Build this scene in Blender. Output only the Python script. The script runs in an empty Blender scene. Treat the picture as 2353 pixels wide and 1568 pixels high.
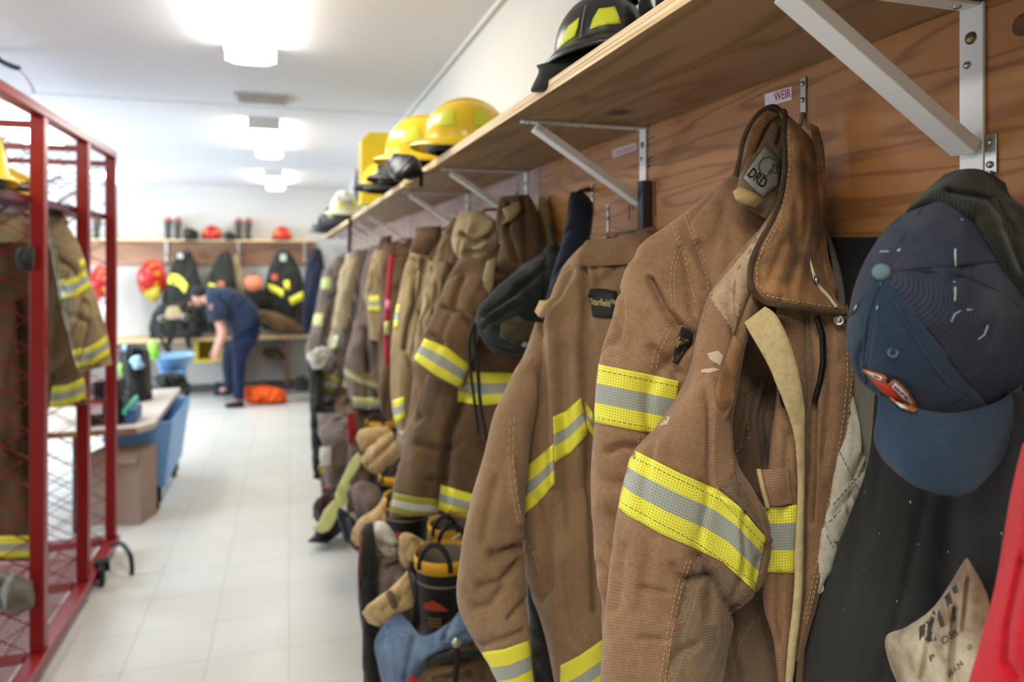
import bpy, bmesh, math, random
from mathutils import Vector, Matrix, noise
from mathutils.bvhtree import BVHTree
random.seed(7)
SC = bpy.context.scene
COL = SC.collection
# ------------------------------------------------------------------ camera, world, exposure
F, CX, HZ, H = 1650.0, 1176.5, 598.0, 1.57
TH = math.atan((CX - 665.0) / F)
ST, CT = math.sin(TH), math.cos(TH)
cam = bpy.data.cameras.new('camera'); camo = bpy.data.objects.new('camera', cam); COL.objects.link(camo)
camo.location = (0, 0, H); camo.rotation_euler = (math.pi / 2, 0, -TH)
cam.sensor_width = 36.0; cam.lens = F / 2353 * 36.0
cam.shift_y = (HZ - 784.0) / 2353.0
cam.clip_start = 0.02
cam.dof.use_dof = True; cam.dof.focus_distance = 0.84; cam.dof.aperture_fstop = 3.5
SC.camera = camo
W = bpy.data.worlds.new('world'); SC.world = W; W.use_nodes = True
W.node_tree.nodes['Background'].inputs[0].default_value = (0.75, 0.86, 1.0, 1)
W.node_tree.nodes['Background'].inputs[1].default_value = 1.0
SC.view_settings.view_transform = 'Standard'; SC.view_settings.look = 'None'
SC.view_settings.exposure = 1.95; SC.view_settings.gamma = 1.0
SC.view_settings.use_curve_mapping = False
LAMP_E = 5.0
LAMP_COL = (1.0, 0.95, 0.86)
DAY_W = 27.0
def area_light(name, loc, rot, sx, sy, power, colr):
    l = bpy.data.lights.new(name, 'AREA'); l.shape = 'RECTANGLE'; l.size = sx; l.size_y = sy
    l.energy = power; l.color = colr
    o = bpy.data.objects.new(name, l); COL.objects.link(o); o.location = loc; o.rotation_euler = rot
    return o
for wy in (4.7, 7.8):
    area_light('window_daylight', (-3.36, wy, 1.55), (0, math.radians(-90), 0), 1.1, 1.9, DAY_W, (0.58, 0.77, 1.0))

# ------------------------------------------------------------------ projection helpers
FWD = Vector((ST, CT, 0)); RGT = Vector((CT, -ST, 0)); UPV = Vector((0, 0, 1)); CAM = Vector((0, 0, H))
def ray(px, py): return FWD + RGT * ((px - CX) / F) + UPV * ((HZ - py) / F)
def P(px, py, s): return CAM + ray(px, py) * s
def PX(px, py, X): r = ray(px, py); return CAM + r * (X / r.x)
def PY(px, py, Y): r = ray(px, py); return CAM + r * (Y / r.y)
def PZ(px, py, Z): r = ray(px, py); return CAM + r * ((Z - H) / r.z)
def sx(px, X): return X / ((px - CX) / F * CT + ST)
def Q(px, py, X): return (px, py, sx(px, X))
def sy(px, Y): return Y / (CT - (px - CX) / F * ST)
def proj(p):
    d = p - CAM; f = d.dot(FWD)
    return CX + F * d.dot(RGT) / f, HZ - F * d.z / f, f

# ------------------------------------------------------------------ objects and tags
def tag(o, label=None, cat=None, group=None, kind=None):
    if label: o['label'] = label
    if cat: o['category'] = cat
    if group: o['group'] = group
    if kind: o['kind'] = kind
    return o
def thing(name, label, cat, loc=(0, 0, 0), group=None):
    o = bpy.data.objects.new(name, None); COL.objects.link(o); o.location = loc; o.empty_display_size = .05
    return tag(o, label, cat, group)
def adopt(o, parent):
    if parent is not None:
        o.parent = parent
        # thing (an Empty at its base) > part > sub-part; parts keep world coordinates
        o.matrix_parent_inverse = Matrix.Translation(-Vector(parent.location)) if parent.type == 'EMPTY' else Matrix.Identity(4)
    return o
def mesh(name, vs, fs, mat=None, parent=None, smooth=True, uvs=None, mids=None, local=False):
    me = bpy.data.meshes.new(name)
    me.from_pydata([tuple(v) for v in vs], [], fs)
    mats = mat if isinstance(mat, (list, tuple)) else [mat]
    for m in mats:
        if m: me.materials.append(m)
    if mids:
        for p, k in zip(me.polygons, mids): p.material_index = k
    if smooth: me.polygons.foreach_set('use_smooth', [True] * len(me.polygons))
    if uvs:
        ul = me.uv_layers.new(name='UVMap')
        for l in me.loops: ul.data[l.index].uv = uvs[l.vertex_index]
    me.update()
    o = bpy.data.objects.new(name, me); COL.objects.link(o)
    if parent is not None:
        if local: o.parent = parent
        else: adopt(o, parent)
    o_v[o.name] = (vs, fs)
    return o
o_v = {}
def bvh(o):
    vs, fs = o_v[o.name]
    return BVHTree.FromPolygons([tuple(v) for v in vs], fs)
class MB:
    def __init__(s): s.v = []; s.f = []; s.m = []
    def add(s, vs, fs, mi=0):
        n = len(s.v); s.v += [Vector(v) for v in vs]; s.f += [tuple(i + n for i in f) for f in fs]; s.m += [mi] * len(fs); return s
    def box(s, a, b, mi=0):
        x0, y0, z0 = a; x1, y1, z1 = b
        vs = [(x, y, z) for z in (z0, z1) for x, y in ((x0, y0), (x1, y0), (x1, y1), (x0, y1))]
        return s.add(vs, [(3, 2, 1, 0), (4, 5, 6, 7), (0, 1, 5, 4), (1, 2, 6, 5), (2, 3, 7, 6), (3, 0, 4, 7)], mi)
    def bar(s, a, b, w, h=None, up=(0, 0, 1), mi=0):
        a = Vector(a); b = Vector(b); h = h or w
        d = (b - a).normalized(); u = Vector(up)
        if abs(d.dot(u)) > .97: u = Vector((1, 0, 0))
        r = d.cross(u).normalized() * w / 2; u = r.cross(d).normalized() * h / 2
        vs = [p + r * i + u * j for p in (a, b) for i, j in ((-1, -1), (1, -1), (1, 1), (-1, 1))]
        return s.add(vs, [(3, 2, 1, 0), (4, 5, 6, 7), (0, 1, 5, 4), (1, 2, 6, 5), (2, 3, 7, 6), (3, 0, 4, 7)], mi)
    def tube(s, pts, r, n=8, closed=False, mi=0, cap=True):
        pts = [Vector(p) for p in pts]; N = len(pts); vs = []; fs = []
        for i, p in enumerate(pts):
            a = pts[(i - 1) % N] if (closed or i) else p; b = pts[(i + 1) % N] if (closed or i < N - 1) else p
            d = (b - a).normalized() if (b - a).length > 1e-9 else Vector((0, 0, 1))
            if i == 0:
                u = d.orthogonal().normalized()
            else:
                u = (u - d * u.dot(d)); u = u.normalized() if u.length > 1e-6 else d.orthogonal().normalized()
            w = d.cross(u); rr = r[i] if isinstance(r, (list, tuple)) else r
            vs += [p + (u * math.cos(k * 2 * math.pi / n) + w * math.sin(k * 2 * math.pi / n)) * rr for k in range(n)]
        for i in range(N if closed else N - 1):
            for k in range(n):
                j = (i + 1) % N; fs.append((i * n + k, i * n + (k + 1) % n, j * n + (k + 1) % n, j * n + k))
        if cap and not closed:
            fs += [tuple(range(n))[::-1], tuple((N - 1) * n + k for k in range(n))]
        return s.add(vs, fs, mi)
    def lathe(s, prof, c, axis=(0, 0, 1), n=28, mi=0, sx=1, sy=1):
        ax = Vector(axis).normalized(); u = ax.orthogonal().normalized() if abs(ax.z) < .99 else Vector((1, 0, 0)); w = ax.cross(u); c = Vector(c)
        vs = [c + ax * z + (u * math.cos(k * 2 * math.pi / n) * sx + w * math.sin(k * 2 * math.pi / n) * sy) * r for r, z in prof for k in range(n)]
        fs = [(i * n + k, i * n + (k + 1) % n, (i + 1) * n + (k + 1) % n, (i + 1) * n + k) for i in range(len(prof) - 1) for k in range(n)]
        return s.add(vs, fs, mi)
    def build(s, name, mat, parent=None, smooth=False, local=False, bevel=0):
        o = mesh(name, s.v, s.f, mat, parent, smooth, mids=s.m if isinstance(mat, (list, tuple)) else None, local=local)
        if bevel:
            b = o.modifiers.new('bevel', 'BEVEL'); b.width = bevel; b.segments = 2; b.limit_method = 'ANGLE'
        return o
def copy_tree(o, parent=None):
    c = o.copy(); COL.objects.link(c); c.parent = parent
    for ch in list(o.children): copy_tree(ch, c)
    return c

# ------------------------------------------------------------------ materials
MC = {}
class NT:
    def __init__(s, name):
        s.m = bpy.data.materials.new(name); s.m.use_nodes = True; s.t = s.m.node_tree
        s.b = s.t.nodes['Principled BSDF']; s.b.inputs['Specular IOR Level'].default_value = .3
    def n(s, kind, **k):
        nd = s.t.nodes.new('ShaderNode' + kind)
        for a, b in k.items():
            if a.startswith('i_'): nd.inputs[int(a[2:])].default_value = b
            else: setattr(nd, a, b)
        return nd
    def l(s, a, b): s.t.links.new(a, b)
    def math(s, op, a, b=None, c=None):
        nd = s.t.nodes.new('ShaderNodeMath'); nd.operation = op
        for i, x in enumerate((a, b, c)):
            if x is None: continue
            if isinstance(x, (int, float)): nd.inputs[i].default_value = x
            else: s.l(x, nd.inputs[i])
        return nd.outputs[0]
    def mix(s, f, a, b):
        nd = s.t.nodes.new('ShaderNodeMix'); nd.data_type = 'RGBA'
        for i, x in ((0, f), (6, a), (7, b)):
            if isinstance(x, (int, float)): nd.inputs[i].default_value = x
            elif isinstance(x, tuple): nd.inputs[i].default_value = (x[0], x[1], x[2], 1)
            else: s.l(x, nd.inputs[i])
        return nd.outputs[2]
    def ramp(s, f, stops):
        nd = s.t.nodes.new('ShaderNodeValToRGB'); e = nd.color_ramp.elements
        while len(e) < len(stops): e.new(.5)
        for q, (p, c) in zip(e, stops): q.position = p; q.color = (c[0], c[1], c[2], 1) if isinstance(c, tuple) else (c, c, c, 1)
        s.l(f, nd.inputs[0]); return nd.outputs[0]
    def noise(s, vec, scale, detail=3, rough=.55, dist=0):
        nd = s.n('TexNoise'); nd.inputs['Scale'].default_value = scale; nd.inputs['Detail'].default_value = detail
        nd.inputs['Roughness'].default_value = rough; nd.inputs['Distortion'].default_value = dist
        s.l(vec, nd.inputs['Vector']); return nd.outputs[0]
    def coord(s, which='Object', scale=None):
        c = s.n('TexCoord').outputs[which]
        if scale:
            mp = s.n('Mapping'); mp.inputs['Scale'].default_value = scale; s.l(c, mp.inputs[0]); c = mp.outputs[0]
        return c
    def bump(s, h, strength=.3, dist=.002):
        nd = s.n('Bump'); nd.inputs['Strength'].default_value = strength; nd.inputs['Distance'].default_value = dist
        s.l(h, nd.inputs['Height']); s.l(nd.outputs[0], s.b.inputs['Normal'])
def srgb(r, g, b):
    f = lambda c: (c / 255 / 12.92) if c / 255 <= .04045 else ((c / 255 + .055) / 1.055) ** 2.4
    return (f(r), f(g), f(b))
def plain(name, c, rough=.6, metal=0.0, spec=None, var=.12, bscale=0, bstr=.2):
    if name in MC: return MC[name]
    t = NT(name); co = t.coord(); nz = t.noise(co, 9, 4)
    a = tuple(x * (1 - var) for x in c); b = tuple(min(1, x * (1 + var)) for x in c)
    t.l(t.mix(nz, a, b), t.b.inputs['Base Color'])
    t.b.inputs['Roughness'].default_value = rough; t.b.inputs['Metallic'].default_value = metal
    if spec is not None: t.b.inputs['Specular IOR Level'].default_value = spec
    if bscale: t.bump(t.noise(co, bscale, 4), bstr, .004)
    MC[name] = t.m; return t.m
def cloth(name, c1, c2, pitch=.004, wstr=.35, dirt=None, nscale=7, knit=False):
    if name in MC: return MC[name]
    t = NT(name); co = t.coord(); uv = t.coord('UV')
    sp = t.n('SeparateXYZ'); t.l(uv, sp.inputs[0])
    k = 2 * math.pi / pitch
    u = t.math('SINE', t.math('MULTIPLY', sp.outputs[0], k)); v = t.math('SINE', t.math('MULTIPLY', sp.outputs[1], k))
    w = t.math('MAXIMUM', u, v) if not knit else u
    w = t.math('MULTIPLY_ADD', w, .5, .5)
    big = t.ramp(t.noise(co, nscale, 4, .6), [(.32, 0.0), (.68, 1.0)])
    fine = t.noise(co, 160, 2)
    col = t.mix(big, c1, c2)
    if dirt:
        d = t.ramp(t.noise(co, nscale * 2.3, 5, .65), [(.55, 0.0), (.72, 1.0)])
        col = t.mix(t.math('MULTIPLY', d, .55), col, dirt)
    dark = t.mix(1.0, col, col)
    sh = t.math('MULTIPLY_ADD', w, wstr, 1 - wstr * .75)
    sh = t.math('MULTIPLY', sh, t.math('MULTIPLY_ADD', fine, .5, .75))
    vm = t.n('VectorMath', operation='SCALE'); t.l(col, vm.inputs[0]); t.l(sh, vm.inputs[3])
    t.l(vm.outputs[0], t.b.inputs['Base Color'])
    t.b.inputs['Roughness'].default_value = .92; t.b.inputs['Specular IOR Level'].default_value = .12
    t.b.inputs['Sheen Weight'].default_value = .15; t.b.inputs['Sheen Roughness'].default_value = .5
    h = t.math('ADD', t.math('MULTIPLY', w, .5), t.math('MULTIPLY', t.noise(co, 60, 3), .8))
    t.bump(h, .45, .0016)
    MC[name] = t.m; return t.m
def trim_mat(name, c, dots=True, rough=.5):
    if name in MC: return MC[name]
    t = NT(name); uv = t.coord('UV'); co = t.coord()
    sp = t.n('SeparateXYZ'); t.l(uv, sp.inputs[0])
    col = t.mix(t.noise(co, 14, 3), tuple(x * .82 for x in c), c)
    if dots:
        k = 2 * math.pi / .0068
        u = t.math('MULTIPLY', sp.outputs[0], k); v = t.math('MULTIPLY', sp.outputs[1], k)
        w = t.math('MULTIPLY', t.math('COSINE', t.math('ADD', u, v)), t.math('COSINE', t.math('SUBTRACT', u, v)))
        w = t.math('GREATER_THAN', w, .74)
        col = t.mix(t.math('MULTIPLY', w, .86), col, tuple(x * .10 for x in c))
    t.l(col, t.b.inputs['Base Color']); t.b.inputs['Roughness'].default_value = rough
    MC[name] = t.m; return t.m
def wood(name, ca, cb, sc=(1, 1, 1), rings=26, rough=.55, knot=True):
    t = NT(name); co = t.coord('Object', sc)
    n1 = t.noise(co, 1.0, 3, .5, .35)
    ring = t.math('MULTIPLY_ADD', t.math('SINE', t.math('MULTIPLY', n1, rings * 6.283)), .5, .5)
    ring = t.math('POWER', ring, 4.0)
    c2 = t.coord('Object', (sc[0] * 18, sc[1] * 3, sc[2] * 18)); fine = t.noise(c2, 3.0, 5, .7)
    col = t.mix(t.math('MULTIPLY', ring, .78), ca, cb)
    broad = t.noise(t.coord('Object', (sc[0] * .7, sc[1] * 1.4, sc[2] * .7)), 1.5, 3)
    col = t.mix(t.math('MULTIPLY', broad, .55), col, tuple(x * .55 for x in ca))
    col = t.mix(t.math('MULTIPLY', fine, .35), col, tuple(x * .6 for x in cb))
    if knot:
        vo = t.n('TexVoronoi'); vo.inputs['Scale'].default_value = 1.0
        t.l(t.coord('Object', (sc[0] * .8, 3.2, sc[2] * .8)), vo.inputs['Vector'])
        kf = t.ramp(vo.outputs[0], [(.06, 1.0), (.12, 0.0)])
        col = t.mix(t.math('MULTIPLY', kf, .85), col, tuple(x * .22 for x in cb))
    t.l(col, t.b.inputs['Base Color']); t.b.inputs['Roughness'].default_value = rough
    t.bump(t.math('ADD', ring, fine), .15, .001)
    return t.m
def emis(name, c, e):
    m = bpy.data.materials.new(name); m.use_nodes = True; b = m.node_tree.nodes['Principled BSDF']
    b.inputs['Base Color'].default_value = (.8, .8, .8, 1); b.inputs['Emission Color'].default_value = (*c, 1); b.inputs['Emission Strength'].default_value = e
    return m

# ------------------------------------------------------------------ soft goods
def catmull(rows, n):
    K = len(rows); out = []
    for i in range(n):
        x = i / (n - 1) * (K - 1); j = min(int(x), K - 2); f = x - j
        a = rows[max(j - 1, 0)]; b = rows[j]; c = rows[j + 1]; d = rows[min(j + 2, K - 1)]
        out.append(tuple(.5 * (2 * q + (r - p) * f + (2 * p - 5 * q + 4 * r - s) * f * f + (3 * q - p - 3 * r + s) * f ** 3) for p, q, r, s in zip(a, b, c, d)))
    return out
def fold(p, amp, seed, fr=9.0, vert=.35):
    if not amp: return 0.0
    q = Vector((p.x * fr + seed * 3.7, p.y * fr - seed * 1.3, p.z * fr * vert + seed))
    w = noise.noise(q * .6) * 1.2
    a = noise.noise(q + Vector((w, w, w)))
    b = noise.noise(q * 2.3 + Vector((seed, 0, w)))
    c = noise.noise(q * 1.15 + Vector((w * .8 + 7, 3, w))); m = noise.noise(q * .45 + Vector((3, 9, seed)))
    val = math.exp(-(c / .075) ** 2) * max(0, min(1, m * 4 + .55))
    return amp * ((.5 - abs(a) * 1.9) + .4 * b - 1.25 * val)
def segd(px, py, c):
    best = 1e9
    for (ax, ay), (bx, by) in zip(c[:-1], c[1:]):
        dx, dy = bx - ax, by - ay; L = dx * dx + dy * dy or 1
        t = max(0, min(1, ((px - ax) * dx + (py - ay) * dy) / L))
        d = math.hypot(px - ax - t * dx, py - ay - t * dy)
        if d < best: best = d
    return best
def crease(p, creases):
    if not creases: return 0.0
    x, y, f = proj(p); s = 0
    for pts, w, dep in creases:
        d = segd(x, y, pts)
        if d < 3 * w: s -= 1.6 * dep * math.exp(-(d / (w * .85)) ** 2)
    return s
def loft(name, secs, mat, parent, nv=80, nu=64, amp=.004, seed=1, creases=None, fr=9, vert=.35, e=.85, cap=True, frnt=None, open_end=False):
    """secs: (xl,yl,xr,yr,s,t[,sr]) picture outline of each cross-section, its distance and half thickness"""
    S = catmull([tuple(q) + ((q[4],) if len(q) == 6 else ()) for q in secs], nv)
    vs = []; uv = []; vacc = 0; prevc = None
    for q in S:
        L = P(q[0], q[1], q[4]); R = P(q[2], q[3], q[6]); C = (L + R) / 2; hw = (R - L) / 2; t = max(q[5], .0008)
        view = (C - CAM).normalized()
        if prevc is not None: vacc += (C - prevc).length
        prevc = C; per = 0; last = None
        for k in range(nu):
            a = 2 * math.pi * k / nu; c, s_ = math.cos(a), math.sin(a)
            cc = math.copysign(abs(c) ** e, c); ss = math.copysign(abs(s_) ** e, s_)
            p = C + hw * cc - view * (t * ss)
            n = (hw.normalized() * (c / max(hw.length, 1e-4)) - view * (s_ / t)).normalized()
            d = fold(p, amp, seed, fr, vert) if amp else 0
            if creases and s_ > -.2: d += crease(p, creases)
            d *= min(1, abs(s_) * 1.4 + .25)
            p = p + n * d
            if last is not None: per += (p - last).length
            last = p; vs.append(p); uv.append((per, vacc))
    fs = [(i * nu + k, i * nu + (k + 1) % nu, (i + 1) * nu + (k + 1) % nu, (i + 1) * nu + k) for i in range(nv - 1) for k in range(nu)]
    if cap:
        for base, flip in ((0, True), ((nv - 1) * nu, False)):
            c = sum((vs[base + k] for k in range(nu)), Vector()) / nu
            if not flip and open_end: continue
            ci = len(vs); vs.append(c); uv.append(uv[base])
            for k in range(nu):
                f = (base + k, base + (k + 1) % nu, ci); fs.append(f[::-1] if flip is False else f)
    o = mesh(name, vs, fs, mat, parent, True, uv)
    if open_end:
        so = o.modifiers.new('thick', 'SOLIDIFY'); so.thickness = .004; so.offset = -1
    return o
def pad(name, rows, mat, parent, thick=.02, nv=60, nu=50, amp=.003, seed=1, creases=None, fr=9, vert=.35):
    """rows of (px,py,s) points: a cushion of cloth whose front passes through them"""
    nc = len(rows[0])
    R = catmull([tuple(x for q in r for x in q) for r in rows], nv)
    front = []
    for r in R:
        front.append(catmull([tuple(r[3 * i:3 * i + 3]) for i in range(nc)], nu))
    vs = []; uv = []; idx = {}
    for side in (0, 1):
        for i in range(nv):
            per = 0; last = None
            for j in range(nu):
                edge = j in (0, nu - 1) or i in (0, nv - 1)
                if side and edge: idx[1, i, j] = idx[0, i, j]; continue
                q = front[i][j]; p = P(*q); v = (p - CAM).normalized()
                g = min(1, math.sin(math.pi * j / (nu - 1)) ** .5, math.sin(math.pi * i / (nv - 1)) ** .5 * 1.0)
                if side: p = p + v * thick * g
                else:
                    d = fold(p, amp, seed, fr, vert) + (crease(p, creases) if creases else 0)
                    p = p - v * d * (.3 + .7 * g)
                if last is not None: per += (p - last).length
                last = p; idx[side, i, j] = len(vs); vs.append(p); uv.append((per, i * .01 if i == 0 else uv[idx[side, i - 1, j]][1] + (p - vs[idx[side, i - 1, j]]).length))
    fs = []
    for i in range(nv - 1):
        for j in range(nu - 1):
            fs.append((idx[0, i, j], idx[0, i + 1, j], idx[0, i + 1, j + 1], idx[0, i, j + 1]))
            f = (idx[1, i, j + 1], idx[1, i + 1, j + 1], idx[1, i + 1, j], idx[1, i, j])
            if len(set(f)) > 2: fs.append(f)
    return mesh(name, vs, fs, mat, parent, True, uv)
def hit(bv, px, py, off=.0012, s0=None):
    r = ray(px, py).normalized()
    best = None
    for b in (bv if isinstance(bv, list) else [bv]):
        h = b.ray_cast(CAM, r)
        if h[0] is not None and (best is None or h[3] < best): best = h[3]
    if best is not None: return CAM + r * (best - off)
    bp = None
    for b in (bv if isinstance(bv, list) else [bv]):
        sg = s0 or 1
        for _ in range(3):
            q = CAM + ray(px, py) * sg; h = b.find_nearest(q)
            sg = (h[0] - CAM).dot(FWD)
        d = (h[0] - q).length
        if bp is None or d < bp[0]: bp = (d, h[0])
    return bp[1] - r * off
def polyline(pts, n):
    L = [0]
    for a, b in zip(pts[:-1], pts[1:]): L.append(L[-1] + math.hypot(b[0] - a[0], b[1] - a[1]))
    out = []
    for i in range(n):
        x = L[-1] * i / (n - 1); j = 0
        while j < len(L) - 2 and L[j + 1] < x: j += 1
        f = (x - L[j]) / ((L[j + 1] - L[j]) or 1)
        out.append((pts[j][0] + (pts[j + 1][0] - pts[j][0]) * f, pts[j][1] + (pts[j + 1][1] - pts[j][1]) * f))
    return out
def stripe(name, bv, top, bot, mats, parent, n=30, per=3, off=.0015, fr=None, thick=.0012):
    """a sewn-on band following the cloth; mats = list of materials of its strips, top to bottom"""
    K = len(mats); fr = fr or [i / K for i in range(K + 1)]
    T = polyline(top, n); B = polyline(bot, n); s0 = None; rows = []
    for k in range(K):
        for r in range(per + (1 if k == K - 1 else 0)):
            rows.append(fr[k] + (fr[k + 1] - fr[k]) * r / per)
    vs = []; uv = []
    for i in range(n):
        acc = 0; last = None
        for g in rows:
            p = hit(bv, T[i][0] + (B[i][0] - T[i][0]) * g, T[i][1] + (B[i][1] - T[i][1]) * g, off, s0)
            s0 = (p - CAM).dot(FWD)
            if last is not None: acc += (p - last).length
            last = p; vs.append(p); uv.append((0, acc))
    m = len(rows); acc = 0
    for i in range(n):
        if i: acc += (vs[i * m + m // 2] - vs[(i - 1) * m + m // 2]).length
        for k in range(m): uv[i * m + k] = (acc, uv[i * m + k][1])
    fs = []; mids = []
    for i in range(n - 1):
        for k in range(m - 1):
            fs.append((i * m + k, i * m + k + 1, (i + 1) * m + k + 1, (i + 1) * m + k)); mids.append(min(k // per, K - 1))
    o = mesh(name, vs, fs, list(mats), parent, True, uv, mids)
    if thick:
        so = o.modifiers.new('thick', 'SOLIDIFY'); so.thickness = thick; so.offset = 0
    return o
def fill_poly(pts, step):
    """triangulated lattice inside a picture polygon"""
    from mathutils.geometry import delaunay_2d_cdt
    bx = [p[0] for p in pts]; by = [p[1] for p in pts]
    ring = []
    for a, b in zip(pts, pts[1:] + pts[:1]):
        m = max(1, int(math.hypot(b[0] - a[0], b[1] - a[1]) / step))
        ring += [(a[0] + (b[0] - a[0]) * i / m, a[1] + (b[1] - a[1]) * i / m) for i in range(m)]
    def ins(x, y):
        c = False
        for (x0, y0), (x1, y1) in zip(pts, pts[1:] + pts[:1]):
            if (y0 > y) != (y1 > y) and x < (x1 - x0) * (y - y0) / (y1 - y0) + x0: c = not c
        return c
    inner = []
    y = min(by) + step * .6
    while y < max(by):
        x = min(bx) + step * .5
        while x < max(bx):
            if ins(x, y) and min(math.hypot(x - q[0], y - q[1]) for q in ring) > step * .55: inner.append((x, y))
            x += step
        y += step
    co = [Vector(q) for q in ring + inner]; n = len(ring)
    r = delaunay_2d_cdt(co, [(i, (i + 1) % n) for i in range(n)], [list(range(n))], 1, 1e-6)
    return [(v.x, v.y) for v in r[0]], [tuple(f) for f in r[2]]
def patch(name, bv, pts, mat, parent, step=14, off=.0015, thick=.001, s0=None):
    v2, fs = fill_poly(pts, step)
    vs = [hit(bv, x, y, off, s0) for x, y in v2]
    uv = [(v.y, v.z) for v in vs]
    o = mesh(name, vs, fs, mat, parent, True, uv)
    if thick:
        so = o.modifiers.new('thick', 'SOLIDIFY'); so.thickness = thick; so.offset = 0
    return o
def text_mesh(txt, bold=.012):
    c = bpy.data.curves.new('t', 'FONT'); c.body = txt; c.resolution_u = 3; c.offset = bold
    o = bpy.data.objects.new('t', c); COL.objects.link(o)
    dg = bpy.context.evaluated_depsgraph_get(); me = bpy.data.meshes.new_from_object(o.evaluated_get(dg))
    vs = [v.co.copy() for v in me.vertices]; fs = [tuple(p.vertices) for p in me.polygons]
    bpy.data.objects.remove(o); bpy.data.curves.remove(c); bpy.data.meshes.remove(me)
    x0 = min(v.x for v in vs); x1 = max(v.x for v in vs); y0 = min(v.y for v in vs); y1 = max(v.y for v in vs)
    return [((v.x - x0) / (x1 - x0), (v.y - y0) / (y1 - y0)) for v in vs], fs
def text_on(name, txt, quad, fn, mat, parent):
    """quad: TL,TR,BR,BL picture corners; fn(px,py)->point"""
    uvs, fs = text_mesh(txt); TL, TR, BR, BL = quad; vs = []
    for u, v in uvs:
        x = (BL[0] * (1 - u) + BR[0] * u) * (1 - v) + (TL[0] * (1 - u) + TR[0] * u) * v
        y = (BL[1] * (1 - u) + BR[1] * u) * (1 - v) + (TL[1] * (1 - u) + TR[1] * u) * v
        vs.append(fn(x, y))
    return mesh(name, vs, fs, mat, parent, False)
def stitches(name, bv, lines, mat, parent, r=.0005, dash=.0034, gap=.0014, off=.0008, n=5):
    out = None
    for ln in lines:
        mb = MB(); L = sum(math.hypot(b[0] - a[0], b[1] - a[1]) for a, b in zip(ln[:-1], ln[1:]))
        pts = [hit(bv, x, y, off) for x, y in polyline(ln, max(3, int(L / 4)))]
        acc = 0; cur = [pts[0]]; on = True
        for a, b in zip(pts[:-1], pts[1:]):
            if (b - a).length > .03: cur = [b]; continue
            acc += (b - a).length
            if on: cur.append(b)
            if acc > (dash if on else gap):
                if on and len(cur) > 1: mb.tube(cur, r, n)
                on = not on or gap == 0; acc = 0; cur = [b]
        if on and len(cur) > 1: mb.tube(cur, r, n)
        if mb.v: out = mb.build(name, mat, parent, True)
    return out
def cord(name, pts, r, mat, parent, n=10, sm=40):
    q = catmull([tuple(p) for p in pts], sm); return MB().tube([Vector(a) for a in q], r, n).build(name, mat, parent, True)
# ------------------------------------------------------------------ the room
CEIL, XW, XL, YB, YF = 2.45, .69, -3.4, 9.22, -3.0
M_wall = plain('wall_paint', srgb(200, 198, 191), .75, var=.02)
M_ceil = plain('ceiling_paint', srgb(222, 222, 224), .8, var=.015)
def floor_mat():
    t = NT('floor_tiles'); co = t.coord('Object')
    br = t.n('TexBrick'); t.l(co, br.inputs['Vector']); br.offset = 0
    br.inputs['Scale'].default_value = 1; br.inputs['Brick Width'].default_value = .305; br.inputs['Row Height'].default_value = .305
    br.inputs['Mortar Size'].default_value = .0022; br.inputs['Mortar Smooth'].default_value = .5
    c = srgb(222, 219, 209); c2 = srgb(216, 213, 202)
    br.inputs['Color1'].default_value = (*c, 1); br.inputs['Color2'].default_value = (*c2, 1); br.inputs['Mortar'].default_value = (*srgb(172, 167, 155), 1)
    t.l(t.mix(t.math('MULTIPLY', t.noise(co, 2.2, 5), .35), br.outputs[0], srgb(200, 194, 178)), t.b.inputs['Base Color'])
    t.l(t.math('MULTIPLY_ADD', t.noise(co, 3, 4), .25, .22), t.b.inputs['Roughness']); t.b.inputs['Specular IOR Level'].default_value = .5
    return t.m
def st(name, a, b, m): return tag(MB().box(a, b).build(name, m), kind='structure')
st('floor', (XL - .1, YF - .1, -.1), (XW + .1, YB + .1, 0), floor_mat())
st('ceiling', (XL - .1, YF - .1, CEIL), (XW + .1, YB + .1, CEIL + .1), M_ceil)
st('wall_right', (XW, YF - .1, 0), (XW + .1, YB + .1, CEIL), M_wall)
st('wall_back', (XL - .1, YB, 0), (XW, YB + .1, CEIL), M_wall)
st('wall_front', (XL - .1, YF - .1, 0), (XW, YF, CEIL), M_wall)
# left wall with three windows
mb = MB(); wins = [(.6, 2.6), (3.7, 5.7), (6.8, 8.8)]; y = YF
for a, b in wins:
    mb.box((XL - .1, y, 0), (XL, a, CEIL)); mb.box((XL - .1, a, 0), (XL, b, .95)); mb.box((XL - .1, a, 2.15), (XL, b, CEIL)); y = b
mb.box((XL - .1, y, 0), (XL, YB, CEIL)); tag(mb.build('wall_left', M_wall), kind='structure')
M_frame = plain('window_frame', srgb(225, 225, 225), .4)
for i, (a, b) in enumerate(wins):
    m = MB()
    for q in ((a, a + .05), (b - .05, b), ((a + b) / 2 - .02, (a + b) / 2 + .02)): m.box((XL - .08, q[0], .95), (XL - .03, q[1], 2.15))
    m.box((XL - .08, a, .95), (XL - .03, b, 1.0)); m.box((XL - .08, a, 2.1), (XL - .03, b, 2.15))
    tag(m.build('window_%d' % (i + 1), M_frame), kind='structure')
M_base = plain('vinyl_baseboard', srgb(90, 88, 88), .5)
st('baseboard_back', (XL, YB - .012, 0), (XW, YB, .1), M_base)
st('baseboard_right', (XW - .012, YF, 0), (XW, YB - .012, .1), M_base)
mb = MB()
for yy in (1.95, 4.35, 6.8): mb.box((XL, yy, CEIL - .004), (XW, yy + .035, CEIL))
tag(mb.build('trim_1', M_ceil), kind='structure')
mb = MB().box((XW - .02, YF, CEIL - .02), (XW, YB, CEIL)); tag(mb.build('trim_2', M_wall), kind='structure')
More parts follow.
